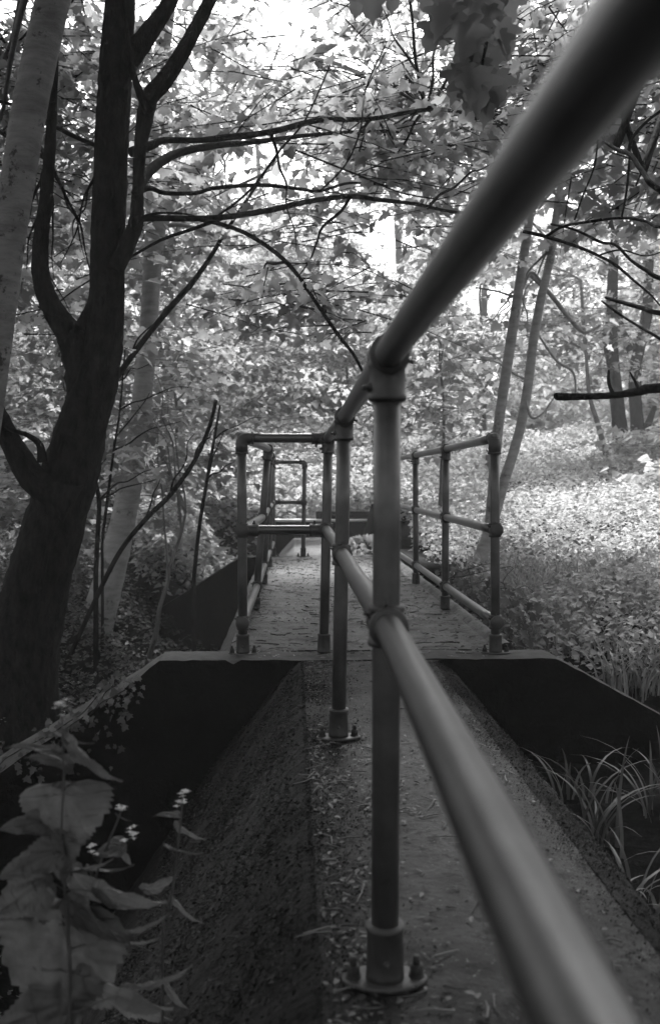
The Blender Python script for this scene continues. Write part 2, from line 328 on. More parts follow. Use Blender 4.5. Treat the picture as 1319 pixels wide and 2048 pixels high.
def late_moss():
    moss('moss', [(-.62, -.86), (-.36, -.46), (-.02, -.045), (PX0, -.004)], 80000, .0105, M['mossleaf'])
    moss('moss', [(PX0 - .01, -.003), (PX0 + .25, -.003)], 22000, .0075, M['mossleaf'], bias=.09)
    moss('moss', [(PX1, -.004), (.73, -.02), (.80, -.07)], 16000, .009, M['mossleaf'])
    moss('moss', [(PX1, -.003), (PX1 - .2, -.003)], 9000, .0055, M['mossleaf'], bias=.04)
br = empty('footbridge', (.37, 8, 0))
tag(br, 'wider concrete footbridge deck between the railings, scattered with twigs and dead leaves', 'footbridge')
g = G(); g.grid(rough_grid([(-.34, 0), (1.06, 0)], 5.06, 11.55, 300, 50, .0022, 12)); g.build('deck', M['deck'], br)
g = G(); g.grid(rough_grid([(-.50, -.35), (-.44, -.12), (-.385, -.03), (-.34, -.0005)], 5.06, 11.2, 200, 60, .003, 14)); g.build('deck_edge', M['walltop'], br)
g = G(); g.grid(rough_grid([(1.06, -.0005), (1.10, .03), (1.13, .03), (1.15, -.35)], 5.06, 11.2, 200, 60, .003, 15)); g.build('deck_edge', M['deck'], br)
g = G(); g.box((-.36, 5.07, -.34), (1.10, 11.2, -.02)); g.build('slab', M['wall'], br, False)
# head walls with sloping wings
def headwall(name, yf, yb, xl, xr, wl, wr, label, depth=-1.6, mark=False):
    """flat top from xl to xr; wl/wr = list of (x, z, yf, yb) wing stations going outwards"""
    st = list(reversed(wl)) + [(xl, 0, yf, yb), (xr, 0, yf, yb)] + wr; st = [(tuple(q) + (0,))[:5] for q in st]
    xs = []
    for a, b in zip(st[:-1], st[1:]):
        n = max(2, int(abs(b[0] - a[0]) / .04))
        for i in range(n): xs.append([a[k] + (b[k] - a[k]) * i / n for k in range(5)])
    xs.append(list(st[-1])); xs = np.array(xs)
    r = empty(name, (.3, yf, 0)); tag(r, label, 'retaining wall')
    nz = .004 * fbm(xs[:, 0], xs[:, 0] * 0, 14, 5) + .0015 * rng.normal(0, 1, len(xs))
    chip = np.where(abs(xs[:, 0] + .30) < .035, -.02, 0) if mark else 0
    X = xs[:, 0]; Z = xs[:, 1] + nz; XB = X + xs[:, 4]
    top = np.stack([np.stack([X, xs[:, 2] + .012, Z - .001 + chip], -1), np.stack([X, xs[:, 2] + .04, Z + chip * .4], -1), np.stack([(X + XB) / 2, xs[:, 2] * .5 + xs[:, 3] * .5, Z + .004], -1), np.stack([XB, xs[:, 3] - .02, Z], -1), np.stack([XB, xs[:, 3], Z - .02], -1)], 0)
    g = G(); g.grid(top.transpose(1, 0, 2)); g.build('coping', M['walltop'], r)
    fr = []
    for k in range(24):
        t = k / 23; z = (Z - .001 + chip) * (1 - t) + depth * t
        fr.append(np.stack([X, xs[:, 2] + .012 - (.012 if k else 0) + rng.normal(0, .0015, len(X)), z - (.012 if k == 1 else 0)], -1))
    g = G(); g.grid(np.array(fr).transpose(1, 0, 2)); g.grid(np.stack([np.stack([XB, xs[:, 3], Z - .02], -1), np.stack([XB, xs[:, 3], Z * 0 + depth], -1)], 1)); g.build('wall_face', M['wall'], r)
    return r
hw = headwall('retaining_wall', 4.78, 5.06, -.66, 1.30, [(-.80, -.11, 4.72, 4.98, -.035), (-1.30, -.42, 4.50, 4.76, -.085), (-2.4, -1.15, 4.1, 4.38, -.10)], [(1.36, -.03, 4.78, 5.04), (1.85, -.30, 4.76, 4.98), (3.0, -1.0, 4.7, 4.95)],
    'near dark concrete retaining wall across the walkway, its pale top stepping down into wings on both sides', mark=True)
hw2 = headwall('retaining_wall', 11.2, 11.5, -.62, 1.30, [(-2.2, -1.0, 11.2, 11.5)], [(1.8, -.3, 11.2, 11.5)],
    'far black concrete retaining wall whose sloping wing shows left of the bridge', mark=False)
g = G(); zz = []
def scrawl(pts):
    g.tube([at(u, v, 11.17) for u, v in pts], [.004] * len(pts), 5, smoothn=4)
scrawl([(384, 1268), (372, 1274), (364, 1280), (366, 1290), (370, 1296)]); scrawl([(384, 1268), (386, 1276), (384, 1284), (394, 1280), (404, 1284), (402, 1296), (392, 1300), (386, 1292)])
g.build('graffiti', M['mid_bark'], hw2)
# low wall and beams beyond the bridge
lw = empty('low_wall', (.6, 15.4, 0)); tag(lw, 'low dark wall with a pale flat top crossing beyond the end of the footbridge', 'wall')
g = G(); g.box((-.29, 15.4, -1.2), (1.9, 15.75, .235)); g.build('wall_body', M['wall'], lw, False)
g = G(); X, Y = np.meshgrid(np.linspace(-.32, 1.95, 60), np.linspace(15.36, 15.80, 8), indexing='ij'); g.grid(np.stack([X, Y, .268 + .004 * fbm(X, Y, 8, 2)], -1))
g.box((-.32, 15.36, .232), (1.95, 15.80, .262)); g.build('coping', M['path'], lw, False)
tb = G(); tb.box((.35, 15.55, .272), (2.0, 15.80, .385)); tag(tb.build('timber_beam', M['timber'], None, False), 'dark squared timber beam lying on the low wall', 'timber')
# far piece of walkway past the bridge
g = G(); g.grid(rough_grid([(-.75, -1.0), (-.2, -.22), (.0, -.01), (.7, 0.0), (.8, -.9)], 11.52, 15.38, 90, 20, .004, 21)); tag(g.build('concrete_walkway', M['deck']), 'pale continuation of the walkway beyond the far box return, with a sloping left side', 'walkway')
tb = G(); tb.box((1.15, 8.8, .02), (1.42, 11.1, .10)); tag(tb.build('fallen_plank', M['timber'], None, False), 'dark plank lying outside the right railing near its far end', 'plank')
# ------------------------------------------------------------------ ground
def smooth(a, b, x): t = np.clip((x - a) / (b - a), 0, 1); return t * t * (3 - 2 * t)
def gz(x, y):
    x = np.asarray(x, float); y = np.asarray(y, float)
    lf = np.interp(y, [-10, 0, 5, 5.8, 10, 15, 25, 40, 80], [-.9, -.8, -.85, -.5, -.35, .0, 1.3, 5, 14])
    rt = np.interp(y, [-10, 0, 5, 10, 15, 20, 30, 45, 80], [-.9, -.8, -.28, .05, .5, 1.0, 1.9, 4.0, 12])
    ct = np.interp(y, [-10, 11.5, 15.6, 21, 30, 45, 80], [-.9, -.9, .1, 1.3, 4.0, 8, 16])
    q = x / np.maximum(y, 3)
    wl = smooth(-.22, -.06, q); wr = smooth(.10, .24, q)
    z = lf * (1 - wl) + wl * (ct * (1 - wr) + rt * wr)
    tr = smooth(15.6, 17.6, y); sd = np.where(x < .4, lf, rt); cc = smooth(-1.6, -.9, x) * (1 - smooth(1.9, 2.6, x)) * smooth(15.2, 15.5, y); sd = sd * (1 - cc) + .13 * cc; z = z * tr + (1 - tr) * sd
    z = z + smooth(3, 8, np.abs(x)) * .12 * np.abs(x) * smooth(5, 20, y) * .5
    pit = smooth(-2.3, -1.0, x) * (1 - smooth(1.22, 1.34, x)) * smooth(5.0, 5.1, y) * (1 - smooth(11.25, 11.4, y)); z = z * (1 - pit) - 1.25 * pit
    p2 = smooth(-1.6, -.9, x) * (1 - smooth(1.0, 1.15, x)) * smooth(11.4, 11.5, y) * (1 - smooth(15.42, 15.6, y)); z = z * (1 - p2) - 1.0 * p2
    pl = smooth(-2.0, -.9, x) * (1 - smooth(.3, .4, x)) * (1 - smooth(4.9, 5.0, y)); z = z * (1 - pl) - 1.3 * pl
    pr = smooth(.35, .4, x) * (1 - smooth(4.9, 5.0, y)) * (1 - smooth(2.5, 4, x)); z = z * (1 - pr) - .50 * pr
    z = z + .05 * fbm(x, y, 1.3, 31) * (1 - smooth(-.6, -.3, x) * (1 - smooth(1.2, 1.5, x)) * smooth(4.5, 5, y) * (1 - smooth(15.5, 16.5, y)))
    return z
xs = np.concatenate([np.linspace(-70, -9, 25), np.linspace(-8.7, 8.7, 175), np.linspace(9, 70, 25)])
ys = np.concatenate([np.linspace(-30, -6, 12), np.linspace(-5.7, 16, 220), np.linspace(16.3, 90, 60)])
X, Y = np.meshgrid(xs, ys, indexing='ij'); g = G(); g.grid(np.stack([X, Y, gz(X, Y)], -1)); tag(g.build('ground', M['soil']), kind='structure')
# ------------------------------------------------------------------ leaves
half = [(0, 0), (.20, -.10), (.42, -.03), (.31, .11), (.44, .17), (.62, .31), (.56, .43), (.36, .40), (.25, .50), (.29, .62), (.20, .76), (.09, .80), (0, 1.0)]
halfm = [(0, 0), (.40, -.04), (.28, .14), (.60, .36), (.27, .48), (.24, .70), (0, 1.0)]
halff = [(0, 0), (.46, .20), (.30, .62), (0, 1.0)]
halfo = [(0, 0), (.16, .14), (.26, .38), (.20, .66), (0, 1.0)]     # ovate herb leaf
def template(h, fold=.22, droop=.22):
    h = np.array(h); n = len(h); V = [(x, y) for x, y in h] + [(-x, y) for x, y in h[1:-1]]
    V = np.array([(x, y, fold * abs(x) - droop * y * y) for x, y in V])
    a = list(range(n)); b = [0] + list(range(n, 2 * n - 2)) + [n - 1]
    return V, [a, b[::-1]]
TL = {'near': template(half), 'mid': template(halfm), 'far': template(halff), 'herb': template(halfo)}
def norm(a): return a / (np.linalg.norm(a, axis=-1, keepdims=True) + 1e-9)
def leaves(g, P, D, N_, s, kind):
    T, Fs = TL[kind]; D = norm(D); Xa = norm(np.cross(D, N_)); N2 = np.cross(Xa, D)
    V = P[:, None] + s[:, None, None] * (T[None, :, 0:1] * Xa[:, None] + T[None, :, 1:2] * D[:, None] + T[None, :, 2:3] * N2[:, None])
    n, k = V.shape[:2]; off = (np.arange(n) * k)[:, None]
    g.add(V.reshape(-1, 3), [np.array(f)[None] + off for f in Fs])
HOLES = [(575, 25, 75, 45, .95), (500, 320, 105, 62, .93), (610, 330, 60, 40, .7), (770, 480, 62, 70, .97), (985, 600, 85, 42, .96), (640, 110, 130, 50, .75), (265, 30, 18, 40, 1), (860, 130, 60, 45, .6), (700, 540, 70, 30, .6), (790, 60, 60, 30, .5), (400, 160, 50, 50, .4)]
def hole(P):
    u, v, w = project(P); h = np.zeros(len(P))
    for (a, b, c, d, s) in HOLES: h = np.maximum(h, s * np.exp(-(((u - a) / c) ** 2 + ((v - b) / d) ** 2) ** 2))
    return np.maximum(h, np.where(P[:, 1] > 13, .5 * (1 - smooth(300, 600, v)), 0))
def clear(P):                                                       # keep the walkway, the camera's place and the near air free
    return ((P[:, 0] > -1.15) & (P[:, 0] < 1.6) & (P[:, 1] < 12.2) & (P[:, 2] < 2.05)) | (np.linalg.norm(P - np.array([0, 0, CAMH]), axis=1) < 2.6) \
        | ((P[:, 1] < 5.8) & (P[:, 2] < 1.9))
def sprays(gl, gt, P, size, kind, n=9, L=.7, flat=.35, droop=.25, holes=True, kk=3, force=False):
    P = np.asarray(P); keep = np.ones(len(P), bool)
    if holes: keep &= rng.uniform(0, 1, len(P)) > hole(P)
    if not force: keep &= ~clear(P)
    P = P[keep]; m = len(P)
    if m == 0: return
    az = rng.uniform(0, 2 * math.pi, m); D = np.stack([np.cos(az), np.sin(az), rng.uniform(-droop, .25, m)], -1); D = norm(D); Ls = L * rng.uniform(.6, 1.3, m)
    up = norm(np.array([0, 0, 1]) + rng.normal(0, flat * .6, (m, 3))); side = norm(np.cross(D, up))
    for i in range(n):
        t = (i + .5) / n; sg = 1 if i % 2 else -1
        pos = P + D * (Ls * t)[:, None] - np.array([0, 0, 1]) * (.12 * Ls * t * t)[:, None] + rng.normal(0, .03, (m, 3)) * L
        d = D * (.3 + .8 * (i == n - 1)) + side * sg * rng.uniform(.5, 1.1, m)[:, None] * (i != n - 1) + np.array([0, 0, -1]) * rng.uniform(0, .7, m)[:, None]
        nn = up + rng.normal(0, flat, (m, 3)); s = size * rng.uniform(.55, 1.2, m)
        pos = pos + norm(d) * (.25 * s)[:, None]
        k2 = rng.uniform(0, 1, m) > (.9 * hole(pos) if holes else 0)
        leaves(gl, pos[k2], d[k2], nn[k2], s[k2], kind)
    if gt is not None:
        for i in range(m):
            a = P[i] - D[i] * .15; b = P[i] + D[i] * Ls[i] * .5 - np.array([0, 0, .03 * Ls[i]]); c = P[i] + D[i] * Ls[i] * .95 - np.array([0, 0, .11 * Ls[i]])
            gt.tube([a, b, c], [.0065 * L / .7, .004 * L / .7, .002], kk, cap=False)
def ell(c, r, n):
    P = rng.normal(0, 1, (n, 3)); P = norm(P) * (rng.uniform(0, 1, (n, 1)) ** .45); return np.array(c) + P * np.array(r)
def pxr(u, v, w, Y): return at(u, v, Y), w / 2 * Y / F
def limb(g, spec, Y=None, k=14, rough=.06, sm=6, Yend=None):
    """spec: (u, v, width_px[, Y]) stations of the limb as measured on the photograph, each at its own distance"""
    P = []; R = []
    for i, s in enumerate(spec):
        y = s[3] if len(s) > 3 else (Y if Yend is None else Y + (Yend - Y) * i / (len(spec) - 1))
        p, r = pxr(s[0], s[1], s[2], y); P.append(p); R.append(r)
    g.tube(P, R, k, rough=rough, smoothn=sm); return P
def wander(g, a, b, r0, r1, n=7, wig=.08, k=6):
    a = Vector(a); b = Vector(b); L = (b - a).length; pts = [a.lerp(b, i / n) + Vector(rng.normal(0, wig * L / n * (0 if i in (0, n) else 1.6), 3)) + Vector((0, 0, .10 * L * math.sin(i / n * 3.14) * .5)) for i in range(n + 1)]
    g.tube(pts, [r0 + (r1 - r0) * (i / n) for i in range(n + 1)], k, smoothn=3); return pts
def tree(name, label, base, bark, crowns, leafmat, lod, size, cat='tree', group=None, trunkfn=None, nbr=8, holes=True, n=9, L=.7, trunkr=.1, top=None, flat=.35):
    """trunk built by trunkfn(g) or as a simple wandering stem to top; crown leaves grown as sprays inside the crown volumes"""
    r = empty(name, base); tag(r, label, cat, group)
    gt = G(); starts = []
    if trunkfn: starts = trunkfn(gt) or []
    else:
        P = wander(gt, base - Vector((0, 0, .15)), top, trunkr, trunkr * .35, 9, .05, 12); starts = P[3:]
    gb = G(); gl = G()
    for (c, rr, cnt) in crowns:
        sprays(gl, gb, ell(c, rr, cnt), size, lod, n, L, holes=holes, flat=flat)
        for i in range(nbr):
            if not starts: break
            e = ell(c, [q * .75 for q in rr], 1)
            if clear(e)[0] or hole(e)[0] > .35: continue
            s = min(starts, key=lambda p: (Vector(p) - Vector(e[0])).length + rng.uniform(0, .8))
            L_ = (Vector(s) - Vector(e[0])).length
            if L_ < 4.5: wander(gb, s, e[0], .008 + .0035 * L_, .003, 6, .045, 5)
    gt.build('trunk', bark, r)
    if gb.n: gb.build('twigs', bark, r)
    if gl.n: gl.build('crown', leafmat, r, False)
    return r
def V3(x, y, z=None): return Vector((x, y, float(gz(x, y)) if z is None else z))
# --- T1: the big dark forked tree on the left
def t1(g):
    limb(g, [(15, 1520, 215), (40, 1330, 148), (75, 1180, 124), (110, 1050, 118), (140, 950, 112), (165, 850, 96), (188, 770, 90), (205, 690, 76), (214, 600, 68), (217, 480, 66), (222, 360, 66), (226, 240, 66), (232, 120, 62), (240, 0, 58), (246, -160, 52), (250, -420, 40)], 6.0, 22, .055, 8)
    limb(g, [(180, 800, 80), (160, 720, 60), (138, 665, 52), (105, 615, 40), (84, 555, 32), (82, 480, 28), (92, 400, 24), (98, 320, 22), (104, 230, 18), (110, 100, 16), (120, -80, 12)], 6.0, 14, .07)
    limb(g, [(160, 660, 30), (182, 610, 18), (196, 560, 16), (214, 520, 14)], 6.0, 10, .05)
    limb(g, [(232, 540, 34), (255, 490, 34), (272, 445, 30), (276, 380, 22), (281, 300, 24), (290, 240, 32), (300, 195, 34), (330, 160, 34), (362, 110, 30), (395, 50, 27), (425, -10, 25), (470, -120, 20)], 5.85, 14, .06)
    limb(g, [(298, 225, 22), (282, 190, 18), (268, 150, 12), (258, 90, 9), (250, 20, 8), (246, -60, 6)], 5.8, 8, .04)
    limb(g, [(230, 170, 50), (255, 125, 44), (280, 90, 42), (305, 55, 36), (335, 10, 30), (370, -70, 26)], 6.0, 14, .06)
    limb(g, [(150, 1010, 90), (105, 985, 70), (65, 955, 56), (30, 900, 44), (5, 850, 40), (-25, 780, 34), (-60, 650, 24)], 5.9, 14, .06)
    limb(g, [(85, 925, 22), (80, 890, 15), (55, 870, 10), (20, 858, 8), (-10, 830, 6)], 5.8, 8, .05)
    # long limbs reaching right over the walkway
    limb(g, [(262, 305, 20), (300, 292, 18), (330, 281, 13), (395, 281, 11), (450, 275, 13), (540, 264, 12), (640, 240, 11), (740, 238, 9), (850, 220, 8), (940, 226, 6), (1010, 230, 4)], 5.9, 9, .04, Yend=6.8)
    limb(g, [(272, 385, 20), (292, 350, 22), (320, 325, 20), (360, 305, 17), (430, 291, 14), (500, 285, 10), (620, 270, 8), (760, 262, 6), (830, 268, 4)], 5.8, 9, .04, Yend=7.4)
    limb(g, [(268, 395, 12), (296, 376, 11), (330, 386, 9), (390, 386, 8), (430, 376, 8), (520, 370, 8), (600, 378, 7), (640, 382, 6), (700, 366, 5), (780, 372, 4)], 5.8, 8, .04, Yend=6.9)
    limb(g, [(270, 440, 16), (300, 436, 13), (380, 437, 12), (450, 434, 12), (540, 420, 12), (620, 402, 11), (700, 393, 10), (760, 400, 9), (830, 408, 7), (900, 423, 6), (960, 426, 4)], 5.8, 9, .04, Yend=6.6)
    limb(g, [(282, 434, 6), (320, 426, 5), (370, 428, 4), (400, 436, 4)], 5.8, 6, .03)
    limb(g, [(400, 440, 7), (440, 448, 9), (490, 466, 9), (540, 497, 9), (580, 532, 9), (612, 575, 8), (645, 625, 8), (680, 675, 8), (706, 708, 7), (724, 742, 6)], 6.0, 8, .04, Yend=6.9)
    limb(g, [(590, 300, 4), (640, 320, 4), (720, 352, 4), (800, 385, 3), (870, 398, 3)], 6.4, 6, .03)
    limb(g, [(430, 436, 4), (500, 380, 5), (560, 300, 5), (610, 240, 4), (660, 130, 3)], 6.3, 6, .03)
    limb(g, [(640, 382, 4), (690, 330, 4), (720, 260, 4), (730, 180, 3), (770, 90, 3)], 6.4, 6, .03)
    return [at(u, v, y) for u, v, y in ((217, 300, 6), (330, 281, 6), (540, 264, 6.3), (740, 238, 6.5), (360, 305, 6.1), (600, 378, 6.4), (450, 434, 6.1), (700, 393, 6.4), (580, 532, 6.4), (650, 625, 6.8), (98, 320, 6), (425, -10, 5.9), (240, -100, 6), (5, 850, 5.9), (850, 220, 6.7), (860, 410, 6.6))]
T1 = tree('sycamore_tree', 'thick dark furrowed sycamore trunk forking low down at the left with ivy stems on it', at(45, 1420, 6.0), M['dark_bark'],
     [((.55, 7.6, 3.35), (1.7, 1.1, .75), 170), ((.9, 7.8, 4.25), (2.4, 1.4, .6), 240), ((.1, 7.6, 2.35), (.9, .8, .45), 55), ((-2.2, 7.8, 3.8), (1.6, 1.0, 1.2), 330), ((-1.7, 7.2, 2.3), (.5, .5, .6), 14), ((0, 5.6, 5.2), (3.6, 2, .5), 150)],
     M['leaf'], 'near', .105, trunkfn=t1, nbr=9)
g = G()                                                             # dead ivy stems climbing the trunk
for k in range(5):
    u0 = random.uniform(-45, 45); pts = []
    for i in range(14):
        t = i / 13; v = 1250 - t * 1150; cx = np.interp(v, [0, 120, 360, 600, 770, 850, 950, 1180, 1330], [240, 232, 222, 214, 188, 165, 140, 75, 45]); w = np.interp(v, [0, 600, 770, 950, 1330], [29, 33, 44, 54, 80])
        o = np.clip(u0 * .6 + 12 * math.sin(t * 9 + k), -w * .8, w * .8); dep = math.sqrt(max(0, 1 - (o / w) ** 2)) * w * 6 / F
        pts.append(at(cx + o, v, 6.0 - dep * 1.02))
    g.tube(pts, .0028, 5, smoothn=3)
g.build('ivy_stem', M['dark_bark'], T1)
# --- T0: pale trunk at the far left
def t0(g):
    limb(g, [(-110, 1330, 76), (-72, 1100, 72), (-38, 880, 68), (-12, 700, 66), (12, 520, 65), (38, 350, 65), (62, 200, 65), (92, 60, 65), (118, -60, 64), (150, -300, 54)], 5.0, 20, .02)
    return [at(90, -100, 5), at(120, -260, 5)]
tree('sycamore_tree', 'smooth pale leaning trunk at the left edge with dark branch scars', at(-95, 1330, 5.0), M['pale_bark'],
     [((-2.0, 3.5, 5.6), (2.6, 3.2, .8), 260), ((-2.6, 8.5, 3.0), (1.0, .8, 1.8), 90)], M['leaf'], 'near', .125, trunkfn=t0, nbr=4)
# --- T2: mid pale forked tree
def t2(g):
    limb(g, [(190, 1260, 74), (215, 1170, 60), (240, 1070, 52), (262, 960, 46), (278, 860, 42), (288, 760, 38), (297, 660, 36), (303, 560, 36), (310, 480, 38), (312, 430, 40), (300, 390, 28), (292, 330, 24), (303, 240, 26), (318, 150, 30), (330, 60, 30), (345, -60, 28)], 9.5, 16, .03)
    limb(g, [(318, 455, 30), (338, 415, 26), (352, 375, 26), (372, 352, 34), (400, 335, 24), (440, 305, 22), (480, 265, 20), (520, 215, 20), (560, 170, 20), (620, 115, 20), (690, 70, 20), (760, 30, 18), (820, -20, 14)], 9.5, 12, .04, Yend=11.5)
    limb(g, [(345, 440, 14), (380, 412, 8), (430, 390, 7), (490, 365, 6), (560, 330, 4)], 9.6, 8, .04)
    limb(g, [(330, 452, 10), (365, 450, 8), (400, 460, 7), (428, 470, 6)], 9.4, 8, .04)
    limb(g, [(480, 260, 10), (510, 200, 7), (540, 140, 6), (560, 86, 4)], 10.3, 7, .04)
    return [at(u, v, y) for u, v, y in ((303, 240, 9.5), (440, 305, 10), (620, 115, 10.8), (330, 60, 9.5), (297, 660, 9.5), (372, 352, 9.6))]
tree('sycamore_tree', 'light grey slender trunk forking in a wide Y just right of the dark tree', at(200, 1235, 9.5), M['light_bark'],
     [((.2, 11.4, 5.4), (3.4, 1.4, 1.1), 430), ((-1.6, 11, 3.8), (1.6, 1, 1.4), 230), ((1.6, 11.3, 4.8), (1.6, 1, .8), 120)], M['leaf'], 'mid', .125, trunkfn=t2, nbr=7)
# --- T3: twin pale stems right
def t3(g):
    limb(g, [(935, 1215, 48), (950, 1160, 36), (962, 1110, 30), (978, 1060, 26), (985, 980, 22), (990, 900, 22), (1000, 820, 21), (1012, 740, 21), (1024, 660, 21), (1036, 580, 20), (1048, 500, 19), (1060, 420, 18), (1080, 260, 16), (1100, 80, 14)], 8.6, 12, .03)
    limb(g, [(960, 1120, 26), (985, 1040, 24), (1008, 960, 21), (1030, 890, 20), (1045, 830, 19), (1056, 760, 19), (1066, 680, 18), (1080, 600, 17), (1092, 550, 16), (1104, 490, 17), (1115, 400, 14), (1140, 240, 12), (1160, 60, 10)], 8.6, 12, .03, Yend=8.9)
    limb(g, [(1085, 570, 6), (1060, 545, 6), (1035, 590, 5), (990, 582, 4), (950, 575, 3)], 8.9, 6, .03)
    limb(g, [(1060, 550, 8), (1100, 590, 9), (1140, 640, 9), (1168, 665, 7), (1200, 650, 5)], 9.4, 6, .05)
    limb(g, [(1050, 800, 6), (1062, 835, 6), (1085, 826, 4), (1110, 790, 3)], 8.6, 6, .04)
    limb(g, [(1070, 660, 4), (1110, 720, 5), (1145, 745, 5), (1150, 790, 4)], 8.8, 6, .04)
    return [at(u, v, 8.7) for u, v in ((1036, 580), (1104, 490), (1060, 420), (1115, 400), (1080, 260), (1056, 760))]
tree('sycamore_tree', 'pair of slim pale stems leaning right from one dark base beside the right railing', at(938, 1200, 8.6), M['light_bark'],
     [((2.6, 9.8, 4.2), (1.4, 1.2, 1.2), 130), ((2.0, 10.2, 2.4), (.9, .9, .6), 40)], M['leaf'], 'mid', .12, trunkfn=t3, nbr=8)
# --- T4: tree rooted outside the frame at the right, its limbs reach in
def t4(g):
    g.tube([(3.0, 2.9, -1.0), (2.9, 3.0, .5), (2.75, 3.1, 2), (2.6, 3.3, 3.6), (2.5, 3.4, 5.5)], [.20, .16, .14, .11, .08], 18, rough=.05, smoothn=6)
    limb(g, [(1114, 792, 14, 3.6), (1118, 793, 17, 3.6), (1170, 793, 14, 3.55), (1230, 790, 14, 3.5), (1280, 782, 18, 3.4), (1319, 776, 20, 3.35), (1600, 770, 26, 3.15), (2300, 560, 50, 3.05)], k=14, rough=.07)
    limb(g, [(1279, 785, 8), (1268, 762, 6), (1258, 744, 3)], 3.4, 7, .05); limb(g, [(1224, 786, 7), (1216, 766, 7), (1216, 740, 4)], 3.5, 7, .08)
    limb(g, [(1046, 463, 7), (1090, 473, 8), (1150, 492, 7), (1195, 511, 6), (1230, 530, 6), (1265, 560, 5), (1300, 590, 4), (1330, 625, 3)], 4.2, 8, .05, Yend=4.6)
    limb(g, [(1092, 472, 7), (1120, 455, 6), (1160, 446, 6), (1240, 436, 6), (1290, 443, 6), (1330, 455, 6), (1500, 440, 12), (2000, 100, 40)], 4.2, 8, .05, Yend=3.4)
    limb(g, [(1100, 448, 4), (1150, 460, 5), (1200, 484, 6), (1230, 490, 6), (1260, 520, 6), (1290, 540, 8), (1330, 560, 10), (1500, 600, 14)], 4.1, 8, .06, Yend=3.6)
    limb(g, [(1210, 285, 6), (1235, 300, 9), (1260, 310, 10), (1285, 345, 10), (1322, 383, 12), (1500, 480, 18), (2100, 600, 40)], 4.0, 9, .08, Yend=3.2)
    limb(g, [(1255, 308, 8), (1262, 280, 7), (1285, 250, 6), (1330, 215, 6), (1500, 100, 12)], 4.0, 7, .06)
    limb(g, [(1195, 262, 4), (1188, 330, 4), (1165, 390, 4), (1148, 440, 4)], 4.1, 6, .05)
    limb(g, [(1258, 310, 5), (1252, 380, 5), (1242, 435, 4)], 4.1, 6, .05); limb(g, [(1195, 511, 4), (1240, 500, 4), (1290, 512, 3), (1330, 500, 3)], 4.4, 6, .05)
    limb(g, [(1202, 602, 4), (1240, 630, 5), (1280, 655, 5), (1325, 682, 6), (1500, 800, 10)], 3.9, 7, .06, Yend=3.4)
    limb(g, [(1210, 595, 6), (1250, 607, 8), (1290, 618, 9), (1325, 628, 10), (1600, 680, 16)], 3.9, 8, .06, Yend=3.3)
    limb(g, [(1004, 190, 4), (980, 192, 6), (930, 195, 3)], 4.4, 6, .05)
    limb(g, [(1270, 372, 4), (1300, 300, 3), (1319, 260, 3)], 4.2, 6, .05)
    limb(g, [(950, 240, 4, 2.9), (965, 120, 6, 2.9), (990, 20, 8, 2.95), (1040, -120, 12, 3.0), (1200, -400, 18, 3.1), (1900, -900, 30, 3.3)], k=7, rough=.04)
    return [at(u, v, 4.2) for u, v in ((1230, 300), (1285, 345), (1290, 443), (1265, 560))]
T4 = tree('sycamore_tree', 'dark bare branches and a sawn-off limb reaching in from a tree beyond the right edge', Vector((3.0, 2.9, -.8)), M['dark_bark'],
     [((2.35, 6.4, 3.4), (1.2, .8, .9), 210), ((1.1, 4.6, 4.0), (1.2, .8, .55), 60), ((2.5, 2.2, 5.2), (2.6, 3, .6), 240)], M['leaf'], 'near', .105, trunkfn=t4, nbr=1)
g = G()                                                             # hanging dark leaf cluster close to the lens
for (u, v, s, az) in [(905, 40, .13, 3), (960, 60, .14, 4), (930, 110, .15, 5), (985, 120, .13, 4.4), (950, 170, .15, 4.7), (970, 205, .13, 4.9), (925, 165, .12, 4.2), (1000, 70, .12, 5.5), (880, 70, .12, 3.6), (745, -5, .12, 4.7), (720, 5, .10, 4.3), (780, -8, .10, 5), (900, 0, .13, 4), (850, -10, .12, 5), (1010, 10, .13, 5.2), (960, 15, .14, 4.6), (930, 60, .14, 4.8), (990, 170, .12, 5.0), (945, 140, .14, 4.5)] + [(random.gauss(945, 12 + (200 - v_) * .12), v_, random.uniform(.06, .10), random.uniform(3.2, 6)) for v_ in range(-30, 215, 6)]:
    p = np.array([list(at(u, v - 25, 2.9 + random.uniform(-.15, .3)))])
    leaves(g, p, np.array([[.6 * math.cos(az), random.uniform(-.3, .3), -.9]]), np.array([[random.uniform(-.4, .4), -.8, .5]]), np.array([s * .9]), 'near')
g.build('hanging_leaves', M['leaf_dark'], T4, False)
# --- unseen trees added behind and beside the camera: dense crowns shade the foreground
for (x, y, cx, cy, rx, ry, lab) in [(-3.6, -1.5, -1.8, 1.5, 4.2, 4.2, 'unseen sycamore added behind the camera on the left to shade the near walkway'), (3.8, -2.5, 2.4, 1.0, 3.8, 4.6, 'unseen sycamore added behind the camera on the right to shade the pit'), (-5.2, 4.5, -3.2, 6.0, 3.4, 3.6, 'unseen sycamore added out of frame left to shade the dark forked trunk')]:
    b = V3(x, y)
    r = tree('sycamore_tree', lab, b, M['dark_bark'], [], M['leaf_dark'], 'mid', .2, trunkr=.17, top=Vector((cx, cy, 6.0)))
    g = G(); gt = G(); sprays(g, gt, ell((cx, cy, 6.6), (rx, ry, .9), 620), .27, 'mid', 9, 1.3, holes=False, force=True); g.build('crown', M['leaf_dark'], r, False); gt.build('twigs', M['dark_bark'], r)
